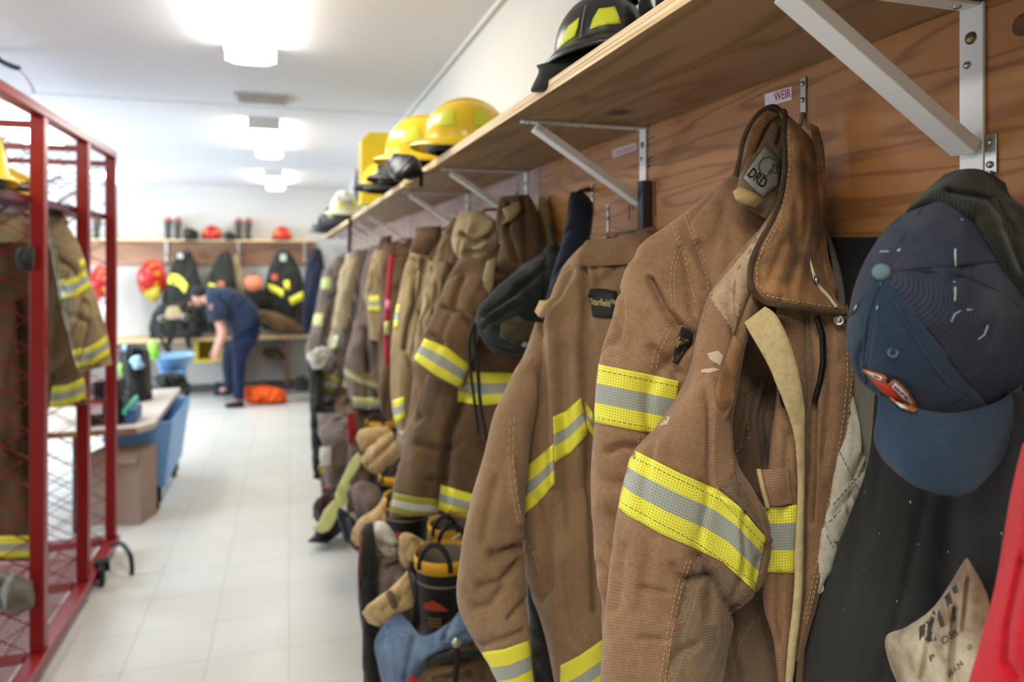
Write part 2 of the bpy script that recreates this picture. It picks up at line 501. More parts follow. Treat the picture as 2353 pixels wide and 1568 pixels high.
# ceiling fixtures
M_lens = emis('lamp_lens', LAMP_COL, LAMP_E); M_fix = plain('lamp_housing', srgb(215, 215, 212), .5)
fixg = {-.15: 'right', -1.66: 'left'}
names = ['behind the camera', 'nearest in view', 'in the middle of the room', 'by the far wall']
for x in (-.15, -1.66):
    for k, yy in enumerate((-.88, 1.9, 4.72, 7.42)):
        r = thing('ceiling_light', 'white fluorescent ceiling fixture in the %s row, %s' % (fixg[x], names[k]), 'light', (x, yy + .61, CEIL), 'fluorescent ceiling fixtures')
        mh = MB().box((x - .085, yy, CEIL - .012), (x + .085, yy + 1.22, CEIL - .001))
        mh.box((x - .097, yy - .008, CEIL - .07), (x + .097, yy - .0005, CEIL - .001)); mh.box((x - .097, yy + 1.2205, CEIL - .07), (x + .097, yy + 1.228, CEIL - .001))
        mh.build('housing', M_fix, r)
        m = MB(); prof = [(x + .094 * math.copysign(abs(math.cos(a)) ** .45, -math.cos(a)), CEIL - .013 - .068 * abs(math.sin(a)) ** .45) for a in [math.pi * i / 14 for i in range(15)]]; n = 14
        vs = [(a, yv, z) for yv in (yy + .001, yy + 1.219) for a, z in prof]
        fs = [(i, i + 1, n + 2 + i, n + 1 + i) for i in range(n)]
        m.add(vs, fs); m.build('lens', M_lens, r)
# ceiling vent
r = thing('ceiling_vent', 'small pale ceiling vent between the first two fixtures of the right row', 'vent', (-.16, 4.15, CEIL))
c = PZ(603, 224, CEIL)
MB().box((c.x - .14, c.y - .1, CEIL - .012), (c.x + .14, c.y + .1, CEIL - .001)).build('frame', plain('vent_grey', srgb(200, 198, 195), .5), r)
m = MB()
for i in range(6): m.bar((c.x - .12, c.y - .08 + .032 * i, CEIL - .016), (c.x + .12, c.y - .08 + .032 * i, CEIL - .016), .016, .004)
m.build('louvre', plain('vent_slat', srgb(176, 174, 170), .5), r)

# ------------------------------------------------------------------ right wall shelf, boards, brackets, hooks
ZS = H + .264; XS = .39; XP = .675
M_ply = wood('plywood_orange', srgb(192, 132, 74), srgb(130, 80, 40), (1.2, .9, 10.0), 11)
M_ply2 = wood('plywood_bluish_lit', srgb(180, 144, 124), srgb(146, 104, 82), (1.2, .9, 9.0), 8)  # pinker plywood: the bluish light down the wall is put into the colour
M_und = wood('plywood_underside', srgb(172, 142, 106), srgb(130, 100, 70), (5.0, .9, 1.0), 8)
def edge_mat():
    t = NT('plywood_edge'); co = t.coord('Object', (1, 3, 330)); n = t.noise(co, 1.0, 2, .4)
    col = t.ramp(n, [(.35, srgb(196, 156, 104)), (.5, srgb(240, 208, 158)), (.65, srgb(250, 228, 186))])
    col = t.mix(t.math('MULTIPLY', t.noise(t.coord('Object', (40, 9, 200)), 2.0, 5, .7), .3), col, srgb(150, 105, 60))
    t.l(col, t.b.inputs['Base Color']); t.b.inputs['Roughness'].default_value = .6; t.bump(n, .3, .001); return t.m
M_edge = edge_mat()
def ply(name, label, cat, a, b, m, em, group=None, edge='x'):
    r = thing(name, label, cat, ((a[0] + b[0]) / 2, (a[1] + b[1]) / 2, a[2]), group)
    MB().box(a, b).build('board', m, r)
    return r
bs = [(-1.1, 1.91), (1.914, 4.30), (4.304, 6.74), (6.744, 9.0)]
bl = ['orange plywood backboard sheet behind the nearest jackets', 'plywood backboard sheet just past the vertical seam, tinted pink for bluish light', 'plywood backboard sheet halfway down the right wall', 'plywood backboard sheet nearest the far wall']
for (a, b), l, m in zip(bs, bl, (M_ply, M_ply2, M_ply2, M_ply2)):
    o = MB().box((XP, a, H + .018), (XW - .001, b, ZS)).build('plywood_backboard', m); tag(o, l, 'board', 'backboard sheets')
ss = [(-1.1, 2.55), (2.553, 4.97), (4.973, 9.0)]
sl = ['plywood shelf board nearest the camera, holding the black helmet', 'plywood shelf board holding the yellow helmets', 'plywood shelf board running to the far wall']
for (a, b), l in zip(ss, sl):
    r = thing('plywood_shelf', l, 'shelf', (XS, (a + b) / 2, ZS), 'plywood shelf boards')
    MB().box((XS + .0015, a, ZS), (XW - .001, b, ZS + .019)).build('board', M_und, r)
    MB().box((XS, a, ZS), (XS + .0015, b, ZS + .019)).build('front_edge', M_edge, r)
M_white = plain('white_enamel', srgb(232, 230, 226), .33, var=.02, spec=.5)
M_steel = plain('zinc_steel', srgb(168, 165, 155), .32, .9)
M_brass = plain('dull_screw', srgb(120, 108, 78), .42, .8)
def screw(mb, c, ax, r=.004):
    ax = Vector(ax); mb.lathe([(0, .003), (r * .5, .0027), (r * .85, .0018), (r, 0), (r, -.001)], c, ax, 14)
    u = ax.orthogonal().normalized(); w = ax.cross(u)
def bracket(Y, label, group):
    wz = .0135
    r = thing('shelf_bracket', label, 'bracket', (XP, Y, ZS - .2), group)
    x0 = XP
    MB().box((x0 - .004, Y - wz, ZS - .206), (x0 - .0002, Y + wz, ZS - .001)).build('upright', M_white, r, bevel=.0008)
    arm_ = MB().box((XS + .028, Y - wz * .75, ZS - .0045), (x0 - .0003, Y + wz * .75, ZS - .0006)).build('arm', M_white, r, bevel=.0008)
    MB().bar((XS + .055, Y, ZS - .012), (x0 - .010, Y, ZS - .150), .028, .015, up=(0, 1, 0) if 0 else (1, 0, 1)).build('strut', M_white, r, bevel=.0012)
    up_ = [c for c in r.children if c.name.startswith('upright')][0]
    for zz in (.035, .185): m = MB(); screw(m, (x0 - .004, Y, ZS - zz), (-1, 0, 0), .0068); m.build('mounting_screw', M_brass, up_, True)
    m = MB(); screw(m, (x0 - .004, Y + .004, ZS - .062), (-1, 0, 0), .0042); m.build('pan_screw', M_steel, up_, True)
    for xx in (XS + .042, XS + .15, x0 - .022): m = MB(); screw(m, (xx, Y, ZS - .0045), (0, 0, -1), .0042); m.build('pan_screw', M_steel, arm_, True)
bys = [(.567, 'white steel shelf bracket nearest the camera, above the blue cap'), (1.288, 'white steel shelf bracket second from the camera, left of the name tape'), (2.03, 'white steel shelf bracket third from the camera, over the dark brown coat'),
       (2.77, 'white steel shelf bracket fourth from the camera, under the yellow helmets'), (4.24, 'bright white shelf bracket below the yellow box'), (5.0, 'white shelf bracket first beyond the yellow box'),
       (5.7, 'white shelf bracket second beyond the yellow box'), (6.3, 'white shelf bracket third beyond the yellow box'), (6.9, 'white shelf bracket fourth beyond the yellow box'), (7.6, 'white shelf bracket closest to the far wall')]
for y, l in bys: bracket(y, l, 'white shelf brackets')
m = MB().lathe([(0, .0015), (.009, .0012), (.011, 0)], (XP, .515, ZS - .037), (-1, 0, 0), 20)
tag(m.build('wood_plug', wood('plug_wood', srgb(120, 74, 42), srgb(86, 50, 28), (9, 9, 9), 4, knot=False)), 'round dark wood plug beside the nearest bracket', 'plug')
# coat hooks
def hook(px, pt, pb, label, sz=.011, Xf=XP):
    a = PX(px, pt, Xf); b = PX(px, pb, Xf); y = a.y
    r = thing('coat_hook', label, 'hook', (Xf, y, b.z), 'steel coat hooks')
    m = MB().box((Xf - .0025, y - sz / 2, b.z), (Xf - .0002, y + sz / 2, a.z))
    m.tube([(Xf - .003, y, b.z + .002), (Xf - .006, y, b.z - .015), (Xf - .02, y, b.z - .03), (Xf - .045, y, b.z - .034), (Xf - .06, y, b.z - .02)], .0032, 10)
    so_ = m.build('strap', M_steel, r, bevel=.0006)
    for dz in (.009, .031): m = MB(); screw(m, (Xf - .0025, y, a.z - dz), (-1, 0, 0), .0038); m.build('screw', M_steel, so_, True)
hook(1848, 178, 262, 'flat steel hook strap right of the white name tape')
hook(2279, 308, 398, 'shiny steel hook strap right of the nearest bracket', .014)
hook(1398, 470, 535, 'thin brass coloured hook between the second bracket and the navy cloth', .007)
hook(1362, 420, 470, 'narrow steel hook above the navy folded cloth', .008)
hook(1190, 420, 440, 'steel hook holding the dark brown coat', .008)
hook(1080, 450, 475, 'steel hook above the tan coats', .009)
# name tapes
M_tape = plain('white_tape', srgb(222, 214, 214), .5, var=.03); M_red = plain('red_print', srgb(170, 40, 52), .6)
r = thing('name_tape', 'white name tape with red capital letters under the shelf', 'label', PX(1788, 247, XP))
vs = [PX(x, y, XP - .0006) for x, y in ((1757, 217), (1819, 199), (1819, 229), (1758, 247))]
mesh('tape', vs + [v + Vector((.0005, 0, 0)) for v in vs], [(0, 3, 2, 1), (4, 5, 6, 7), (0, 1, 5, 4), (1, 2, 6, 5), (2, 3, 7, 6), (3, 0, 4, 7)], M_tape, r, False)
text_on('lettering', 'WEIR', ((1778, 213), (1817, 202), (1817, 223), (1779, 234)), lambda x, y: PX(x, y, XP - .0009), M_red, r)
r = thing('name_tape', 'faded pinkish name tape behind the second bracket', 'label', PX(1440, 360, XP))
vs = [PX(x, y, XP - .0006) for x, y in ((1406, 345), (1462, 327), (1462, 345), (1408, 364))]
M_tape2 = plain('pink_tape', srgb(200, 172, 172), .6)
mesh('tape', vs + [v + Vector((.0005, 0, 0)) for v in vs], [(0, 3, 2, 1), (4, 5, 6, 7), (0, 1, 5, 4), (1, 2, 6, 5), (2, 3, 7, 6), (3, 0, 4, 7)], M_tape2, r, False)
m = MB()
for i in range(8):
    x = 1419 + i * 5.2; y = 352 - i * 1.75
    for k in range(2): m.bar(PX(x + k * 2, y - 5, XP - .0009), PX(x + k * 2.4 - 1, y + 4, XP - .0009), .0008, .0002)
m.build('lettering', plain('faded_print', srgb(158, 118, 120), .6), r)
# ink marks stamped on the board beside the second bracket
m = MB()
for a, b in (((1484, 325), (1503, 314)), ((1486, 338), (1492, 332)), ((1484, 376), (1503, 368)), ((1486, 369), (1500, 360)), ((1490, 386), (1495, 379)), ((1446, 470), (1446, 505)), ((1456, 468), (1455, 484)), ((1504, 418), (1506, 495)), ((1480, 305), (1492, 303))):
    m.bar(PX(*a, XP - .0004), PX(*b, XP - .0004), .0035, .0006)
tag(m.build('ink_stamp', plain('dark_ink', srgb(62, 60, 72), .7)), 'dark stamped ink marks on the plywood beside the second bracket', 'marking')
# ------------------------------------------------------------------ cloths
C_tan = cloth('tan_canvas', srgb(166, 131, 99), srgb(142, 108, 79), .0032, .36, srgb(124, 92, 64))
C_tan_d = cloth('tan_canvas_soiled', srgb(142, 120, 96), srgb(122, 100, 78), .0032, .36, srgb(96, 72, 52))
C_tan2 = cloth('tan_canvas_smooth', srgb(158, 128, 96), srgb(138, 110, 80), .003, .18, srgb(118, 88, 64))
C_sooty = cloth('sooty_canvas', srgb(178, 130, 86), srgb(98, 74, 50), .0032, .38, srgb(66, 54, 40), 20)
C_pipe = cloth('dark_piping', srgb(92, 74, 54), srgb(68, 54, 40), .003, .3)
C_patch = cloth('worn_leather', srgb(196, 174, 142), srgb(176, 150, 118), .003, .06, srgb(140, 114, 88), 22)
C_dark = cloth('dark_brown_canvas', srgb(112, 88, 62), srgb(86, 66, 46), .004, .25, srgb(60, 46, 34))
C_dark2 = cloth('mid_brown_canvas', srgb(136, 108, 78), srgb(104, 82, 58), .004, .25)
C_khaki = cloth('khaki_canvas', srgb(176, 156, 118), srgb(146, 126, 92), .004, .25)
C_grey = cloth('grey_brown_canvas', srgb(132, 116, 104), srgb(100, 86, 76), .004, .25)
C_black = cloth('black_canvas', srgb(52, 52, 44), srgb(34, 34, 30), .004, .3)
C_fleece = cloth('black_fleece', srgb(36, 35, 33), srgb(28, 27, 26), .0013, .25, None, 60)
C_navy = cloth('navy_cloth', srgb(34, 38, 52), srgb(24, 27, 38), .003, .2)
C_red = cloth('red_cloth', srgb(198, 28, 42), srgb(180, 22, 34), .0012, .1)
C_felt = cloth('cream_felt', srgb(222, 200, 150), srgb(206, 184, 134), .0015, .08, srgb(190, 168, 120), 18)
C_quilt = cloth('white_quilted_lining', srgb(220, 216, 200), srgb(200, 194, 176), .002, .08)
C_quiltg = cloth('grey_lining', srgb(140, 136, 122), srgb(116, 112, 100), .002, .1)
C_denim = cloth('blue_denim', srgb(120, 142, 168), srgb(84, 104, 132), .002, .15, srgb(150, 166, 186), 14)
C_buff = cloth('buff_leather', srgb(214, 184, 132), srgb(186, 154, 104), .001, .05)
T_yel = trim_mat('lime_yellow_trim', srgb(252, 246, 84)); T_sil = trim_mat('silver_trim', srgb(176, 180, 168))
T_yel2 = trim_mat('lime_yellow_trim_plain', srgb(250, 242, 76), False); T_sil2 = trim_mat('silver_trim_plain', srgb(176, 180, 168), False)
T_lime = trim_mat('pale_lime_trim', srgb(212, 218, 140), False); T_dull = trim_mat('dull_yellow_trim', srgb(150, 140, 44), False)
YSY = (T_yel, T_sil, T_yel); YSY2 = (T_yel2, T_sil2, T_yel2)
C_thread = plain('tan_thread', srgb(206, 170, 124), .8); C_threadd = plain('dark_thread', srgb(120, 104, 50), .8)
M_blk = plain('black_plastic', srgb(26, 26, 26), .4); M_blkcl = plain('black_leatherette', srgb(38, 38, 38), .6, bscale=90)
M_cream = plain('cream_tape', srgb(214, 202, 166), .8); M_gold = plain('gold_print', srgb(196, 178, 120), .6)
M_ink = plain('black_ink', srgb(28, 28, 26), .7)
C_lab = cloth('grey_label', srgb(176, 176, 166), srgb(164, 164, 154), .0012, .06)

# ------------------------------------------------------------------ the nearest turnout jacket
J = thing('turnout_jacket', 'worn tan turnout jacket nearest the camera with a tall sooty collar', 'jacket', PX(1848, 262, XP), 'turnout jackets along the right wall')
body = pad('body', [
    [(1640, 560, 1.00), (1720, 560, .98), (1800, 560, .97), (1890, 560, .97)],
    [(1600, 760, .98), (1700, 760, .965), (1800, 760, .95), (1900, 760, .95)],
    [(1600, 960, .96), (1690, 960, .945), (1780, 960, .925), (1880, 960, .93)],
    [(1600, 1150, .955), (1700, 1150, .94), (1780, 1150, .92), (1870, 1150, .93)],
    [(1590, 1350, .955), (1690, 1350, .935), (1780, 1350, .915), (1860, 1350, .93)],
    [(1580, 1600, .955), (1690, 1600, .93), (1780, 1600, .91), (1840, 1600, .93)]],
    C_tan_d, J, .03, 90, 70, .006, 3, [
    ([(1772, 870), (1745, 960), (1758, 1060), (1800, 1130)], 9, .010), ([(1705, 1135), (1750, 1152)], 7, .010), ([(1735, 870), (1705, 1010), (1690, 1100)], 12, .006),
    ([(1680, 1330), (1672, 1450), (1690, 1568)], 16, .02), ([(1760, 1020), (1752, 1120)], 7, .006)], 12, .4)
b_body = bvh(body)
arm1 = loft('sleeve', [
    (1690, 395, 1800, 420, .985, .02), (1618, 452, 1790, 480, .985, .03), (1545, 510, 1770, 600, .975, .045), (1478, 560, 1750, 690, .965, .05),
    (1445, 605, 1715, 740, .955, .055), (1425, 665, 1690, 790, .95, .055), (1402, 745, 1640, 870, .945, .055), (1374, 838, 1600, 900, .94, .052), (1360, 985, 1580, 1020, .935, .05),
    (1357, 1100, 1560, 1150, .935, .045), (1366, 1260, 1550, 1300, .935, .042), (1382, 1420, 1540, 1450, .935, .04), (1392, 1620, 1540, 1640, .935, .04)],
    C_tan, J, 180, 120, .007, 11, [
    ([(1490, 640), (1530, 712), (1563, 745)], 9, .011), ([(1450, 590), (1500, 600)], 18, .006), ([(1563, 570), (1585, 640), (1590, 720)], 8, .006), ([(1545, 745), (1590, 770)], 10, .008),
    ([(1395, 1035), (1430, 1025), (1470, 1030)], 9, .009), ([(1400, 1180), (1440, 1220), (1480, 1250)], 10, .006), ([(1500, 800), (1560, 860)], 12, .007), ([(1380, 1300), (1400, 1330)], 8, .006),
    ([(1600, 560), (1640, 660), (1650, 700)], 10, .006), ([(1660, 470), (1680, 560)], 20, .004)], 11, .55)
b_a1 = bvh(arm1)
arm2 = loft('sleeve', [
    (1800, 430, 1850, 470, .92, .015), (1762, 500, 1840, 540, .92, .028), (1700, 580, 1790, 650, .915, .035), (1640, 660, 1735, 740, .905, .042), (1610, 735, 1712, 800, .895, .048), (1575, 860, 1695, 900, .885, .052), (1508, 975, 1682, 980, .872, .056),
    (1455, 1038, 1700, 1075, .865, .058), (1430, 1110, 1762, 1180, .858, .058), (1416, 1185, 1768, 1262, .855, .056), (1408, 1250, 1752, 1345, .852, .055), (1400, 1320, 1700, 1400, .848, .055), (1394, 1390, 1684, 1440, .845, .055),
    (1386, 1480, 1668, 1510, .842, .055), (1376, 1640, 1645, 1650, .84, .055)],
    C_tan, J, 210, 130, .0065, 21, [
    ([(1602, 1275), (1635, 1335), (1628, 1420)], 9, .010), ([(1580, 1330), (1640, 1320), (1668, 1370), (1700, 1420)], 10, .014), ([(1640, 1130), (1700, 1170), (1760, 1240)], 12, -.006), ([(1612, 1110), (1660, 1140)], 8, .005),
    ([(1470, 1465), (1530, 1470)], 6, .005), ([(1470, 1350), (1530, 1362)], 8, .004), ([(1550, 1300), (1580, 1350), (1560, 1420)], 10, .006), ([(1540, 1540), (1560, 1500), (1600, 1480)], 9, .006),
    ([(1722, 660), (1700, 760), (1690, 830)], 8, .006), ([(1430, 1260), (1415, 1400)], 14, .004), ([(1500, 1240), (1470, 1400)], 16, .004)], 10, .5)
b_a2 = bvh(arm2)
st1 = stripe('reflective_trim', b_a1, [(1368, 836), (1420, 846), (1500, 862), (1560, 876)], [(1355, 968), (1430, 984), (1490, 996), (1545, 1006)], YSY, J, 44, 5, fr=[0, .33, .66, 1])
st2 = stripe('reflective_trim', b_a2, [(1449, 1030), (1480, 1046), (1560, 1086), (1650, 1126), (1700, 1165), (1760, 1235)], [(1413, 1160), (1440, 1184), (1520, 1228), (1600, 1262), (1660, 1292), (1735, 1360)], YSY, J, 60, 6, fr=[0, .31, .64, 1])
stitches('trim_stitching', [bvh(st1)], [[(1372, 850), (1560, 890)], [(1358, 957), (1545, 995)]], C_threadd, st1, .0004, .003, .0012)
stitches('trim_stitching', [bvh(st2)], [[(1449, 1049), (1655, 1148), (1756, 1252)], [(1418, 1150), (1600, 1248), (1740, 1343)]], C_threadd, st2, .0004, .003, .0012)
pl = loft('front_placket', [(1785, 700, 1850, 700, .90, .010), (1780, 800, 1850, 800, .895, .012), (1785, 900, 1856, 900, .885, .014), (1772, 1000, 1852, 1000, .88, .016), (1765, 1080, 1850, 1080, .875, .016), (1754, 1170, 1846, 1170, .872, .016), (1751, 1320, 1838, 1320, .87, .016),
    (1756, 1400, 1832, 1400, .868, .014), (1778, 1480, 1824, 1480, .866, .012), (1796, 1640, 1816, 1640, .865, .01)], C_tan, J, 110, 44, .003, 5, [([(1792, 1320), (1786, 1480)], 8, .006), ([(1800, 1180), (1812, 1000)], 10, .004)], 12, .3)
b_pl = bvh(pl)
st3 = stripe('reflective_trim', b_pl, [(1750, 1166), (1790, 1164), (1836, 1160)], [(1750, 1314), (1790, 1316), (1834, 1318)], YSY, J, 24, 5, fr=[0, .26, .66, 1])
pad('snap_tab', [[(1742, 1080, .862), (1776, 1078, .852), (1812, 1072, .855)], [(1746, 1120, .858), (1778, 1118, .846), (1816, 1112, .852)], [(1760, 1164, .858), (1786, 1164, .85), (1822, 1158, .855)]], C_tan, J, .006, 24, 20, .001, 4)
cord('tab_edge', [P(1743, 1078, .856), P(1752, 1120, .851), P(1764, 1166, .853)], .0028, C_felt, J)
flap = loft('storm_flap', [(1858, 690, 1948, 700, .90, .012), (1860, 760, 1960, 770, .895, .015), (1868, 870, 1963, 870, .885, .018), (1862, 960, 1955, 965, .88, .02), (1858, 1060, 1940, 1070, .872, .02), (1852, 1160, 1922, 1170, .868, .018), (1850, 1260, 1905, 1270, .865, .015), (1846, 1360, 1885, 1370, .862, .013), (1836, 1440, 1862, 1450, .86, .01), (1828, 1520, 1842, 1525, .86, .005)],
    C_tan, J, 120, 50, .003, 15, [([(1900, 740), (1905, 900), (1890, 1050)], 10, .005), ([(1870, 930), (1862, 1200)], 6, .008)], 12, .3)
b_fl = bvh(flap)
# fly between zip and felt edge
loft('inner_fly', [(1838, 700, 1886, 700, .905, .01), (1842, 850, 1888, 850, .895, .012), (1842, 1000, 1876, 1000, .885, .012), (1840, 1200, 1868, 1200, .875, .012), (1836, 1400, 1856, 1400, .868, .01), (1826, 1600, 1842, 1600, .865, .008)], C_tan_d, J, 70, 30, .002, 9)
felt = loft('felt_flap', [(1709, 742, 1758, 704, .868, .003), (1724, 768, 1782, 722, .862, .004), (1746, 806, 1806, 766, .856, .005), (1768, 846, 1828, 826, .852, .005), (1784, 886, 1842, 884, .850, .005), (1800, 926, 1850, 940, .850, .005), (1816, 970, 1850, 1000, .850, .005), (1828, 1030, 1850, 1060, .850, .005),
    (1832, 1150, 1848, 1160, .850, .005), (1826, 1260, 1846, 1270, .848, .006), (1824, 1360, 1844, 1365, .846, .006), (1812, 1470, 1832, 1475, .846, .006), (1800, 1620, 1816, 1630, .846, .006)], C_felt, J, 120, 24, .0012, 6, None, 30, .6)
# zip
m = MB()
zp = polyline([(1877, 728), (1890, 770), (1892, 830), (1884, 880), (1872, 925)], 46)
for i, (x, y) in enumerate(zp):
    m.bar(P(x - 5, y + 1, .868), P(x + 5, y - 1, .868), .0019, .003)
m.tube([P(x, y, .872) for x, y in zp], .0036, 8); zip_ = m.build('zip', M_blk, J, True)
# collar
inner = loft('collar_lining', [(1762, 250, 1792, 262, .945, .006), (1732, 276, 1802, 300, .94, .010), (1714, 318, 1806, 350, .935, .012), (1706, 362, 1806, 400, .93, .014), (1700, 398, 1800, 440, .928, .014), (1694, 436, 1790, 480, .926, .012), (1700, 470, 1762, 505, .925, .01)], C_tan_d, J, 70, 50, .002, 7,
    [([(1768, 270), (1755, 300), (1730, 345)], 7, .009), ([(1800, 300), (1790, 330)], 7, .006)], 14, .5)
b_in = bvh(inner)
coll = pad('collar', [
    [(1792, 254, .935), (1806, 262, .925), (1820, 272, .925), (1836, 288, .93)],
    [(1800, 300, .92), (1822, 306, .905), (1846, 314, .905), (1868, 326, .915)],
    [(1803, 370, .905), (1828, 378, .885), (1856, 384, .885), (1878, 390, .905)],
    [(1795, 440, .895), (1825, 448, .872), (1858, 450, .872), (1882, 456, .90)],
    [(1776, 500, .885), (1815, 508, .862), (1855, 512, .866), (1886, 520, .895)],
    [(1745, 555, .875), (1798, 560, .852), (1850, 566, .862), (1890, 580, .89)],
    [(1724, 608, .87), (1785, 614, .846), (1846, 620, .858), (1902, 634, .885)],
    [(1726, 660, .868), (1785, 666, .846), (1852, 672, .858), (1920, 682, .878)],
    [(1756, 694, .87), (1806, 702, .85), (1870, 712, .86), (1943, 722, .875)]],
    C_sooty, J, .012, 80, 56, .0045, 13, [([(1800, 560), (1770, 640)], 12, .005), ([(1830, 470), (1835, 600), (1815, 650)], 14, .004), ([(1852, 330), (1858, 480), (1850, 560)], 12, .004)], 16, .5)
b_co = bvh(coll)
edgeL = [(1776, 246), (1792, 254), (1801, 300), (1803, 370), (1795, 440), (1776, 500), (1745, 555), (1724, 608), (1726, 660), (1756, 694), (1806, 704), (1870, 713), (1943, 723)]
cord('collar_piping', [hit(b_co, x + (2 if i < 9 else 0), y - (2 if i > 8 else 0), .001, .88) for i, (x, y) in enumerate(edgeL)], .0037, C_pipe, J, 10, 120)
arc = [(1792, 256), (1776, 247), (1752, 256), (1728, 284), (1710, 322), (1703, 360), (1692, 405)]
cord('collar_piping', [P(x, y, .934) for x, y in arc], .0045, C_pipe, J, 10, 60)
loft('collar_band', [(1760, 252, 1790, 262, .932, .004), (1734, 280, 1758, 292, .93, .005), (1716, 318, 1742, 330, .928, .006), (1708, 356, 1730, 366, .926, .006), (1698, 398, 1712, 404, .925, .005)], C_sooty, J, 50, 30, .0015, 4, None, 20)
stitches('collar_stitching', [b_co], [[(1812, 300), (1814, 372), (1806, 444), (1788, 506), (1757, 562), (1738, 610), (1740, 652), (1764, 680), (1812, 690), (1872, 700), (1936, 710)],
    [(1816, 300), (1818, 372), (1810, 444), (1793, 508), (1763, 564)], [(1800, 697), (1870, 706), (1938, 716)]], C_thread, coll, .0006)
loft('collar_facing', [(1858, 280, 1880, 292, .925, .006), (1868, 330, 1893, 340, .915, .009), (1872, 400, 1896, 405, .91, .010), (1871, 480, 1898, 485, .905, .010), (1872, 560, 1900, 560, .90, .011), (1874, 610, 1908, 605, .895, .012), (1880, 645, 1920, 640, .892, .012), (1894, 672, 1926, 662, .89, .01), (1906, 684, 1922, 680, .89, .005)], C_sooty, J, 70, 32, .002, 17, None, 20)
loft('collar_tab', [(1892, 520, 1900, 525, .925, .004), (1904, 570, 1918, 570, .92, .005), (1912, 620, 1932, 620, .915, .005), (1918, 670, 1941, 668, .91, .005), (1928, 705, 1944, 705, .905, .004)], C_quiltg, J, 40, 20, .001, 3)
cord('zip_tape', [P(1853, 520, .878), P(1856, 580, .872), P(1866, 620, .868), P(1880, 655, .868), P(1902, 680, .868), P(1922, 706, .868)], .0022, M_cream, J)
m = MB().tube([P(1873, 636, .864), P(1876, 646, .862), P(1880, 652, .862)], .0022, 8); m.lathe([(.0036, -.001), (.0036, .001), (.0018, .001), (.0018, -.001), (.0036, -.001)], P(1874, 640, .862), -FWD, 14); m.build('zip_pull', M_steel, zip_, True)
m = MB().lathe([(.0, .002), (.0016, .002), (.0022, .0008), (.0042, .0012), (.0056, .0022), (.0066, .0008), (.0068, -.002)], P(1928, 737, .873), (CAM - P(1928, 737, .873)), 24); m.build('snap', M_steel, J, True)
# metal hook on the fly
r_ = [P(1803 + 9 * math.sin(a), 910 + 26 * math.cos(a), .868) for a in [i * 2 * math.pi / 20 for i in range(20)]]
MB().tube(r_, .0014, 8, closed=True).build('snap_hook', plain('dark_steel', srgb(70, 66, 62), .25, .9), J, True)
# hanger loop in yellow webbing
loft('hang_loop', [(1684, 440, 1700, 426, .905, .006), (1690, 458, 1718, 436, .90, .009), (1704, 466, 1732, 444, .898, .009), (1720, 472, 1744, 452, .90, .009), (1736, 477, 1752, 460, .905, .006)], cloth('webbing', srgb(206, 178, 124), srgb(186, 158, 104), .0022, .5, knit=True), J, 40, 28, .0005, 2)
# grey woven label
lab = patch('label', b_in, [(1757, 337), (1778, 353), (1794, 371), (1793, 400), (1789, 424), (1753, 452), (1730, 432), (1708, 409), (1726, 380)], C_lab, J, 10, .0025, .0006, .93)
LF = lambda x, y: hit(b_in, x, y, .0040, .93)
text_on('label_lettering', 'DRD', ((1731, 385), (1766, 413), (1753, 434), (1716, 403)), LF, M_ink, lab)
lm = MB(); zig = []
cx, cy = 1765.5, 383.0
for i in range(33):
    a = math.radians(100 + i * 8.3); rr = 20.5 if i % 2 else 23.6
    zig.append((cx + rr * math.cos(a), cy + rr * math.sin(a) * 1.0))
for ln in (zig, [zig[-1], (1788.5, 384), (1783, 383), (1778.5, 375), (1774.5, 377), (1776.5, 382), (1778.5, 383), (1771, 390), (1766.5, 394.5), (1766, 400), (1763, 406)],
           [(1784, 383), (1786.5, 387), (1785.5, 398.5), (1778, 398.5), (1777, 394.5), (1773.5, 393), (1770.5, 395), (1770, 399), (1773, 399)], [(1781.5, 388), (1783, 388.6)]):
    lm.tube([LF(*q) for q in ln], .00042, 5)
lm.build('label_emblem', M_ink, lab)
# patches and marks
patch('elbow_patch', b_a2, [(1766, 512), (1735, 545), (1700, 592), (1660, 640), (1628, 680), (1652, 712), (1688, 762), (1704, 725), (1722, 680), (1730, 620), (1760, 575), (1784, 560)], C_patch, J, 12, .0012, .0012)
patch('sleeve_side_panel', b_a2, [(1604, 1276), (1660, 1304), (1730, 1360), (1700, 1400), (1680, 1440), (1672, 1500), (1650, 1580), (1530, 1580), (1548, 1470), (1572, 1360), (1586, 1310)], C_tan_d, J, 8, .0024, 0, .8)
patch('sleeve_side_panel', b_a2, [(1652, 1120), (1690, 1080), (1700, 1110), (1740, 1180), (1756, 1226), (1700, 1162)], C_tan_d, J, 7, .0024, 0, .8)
stitches('seam_stitching', [b_a2], [[(1700, 588), (1735, 560), (1762, 540)], [(1628, 684), (1655, 716), (1690, 768)], [(1588, 1290), (1566, 1350), (1545, 1450), (1528, 1568)], [(1578, 1290), (1556, 1350), (1535, 1450), (1516, 1568)], [(1650, 1120), (1632, 1180), (1612, 1262)]], C_thread, J, .00055)
stitches('seam_stitching', [b_a1], [[(1538, 500), (1556, 550), (1575, 600), (1590, 660), (1598, 700)], [(1568, 478), (1584, 530), (1606, 580), (1622, 630), (1632, 680)], [(1546, 505), (1566, 560), (1580, 610)], [(1576, 475), (1594, 530), (1616, 590), (1628, 640)],
    [(1552, 576), (1542, 620), (1540, 660), (1545, 700)], [(1562, 576), (1550, 620), (1549, 660), (1553, 705)], [(1542, 738), (1520, 775), (1504, 810), (1496, 850)], [(1553, 742), (1530, 782), (1514, 815), (1508, 852)], [(1470, 1000), (1460, 1060), (1440, 1160)], [(1478, 1000), (1469, 1060), (1450, 1160)]], C_thread, J, .0005)
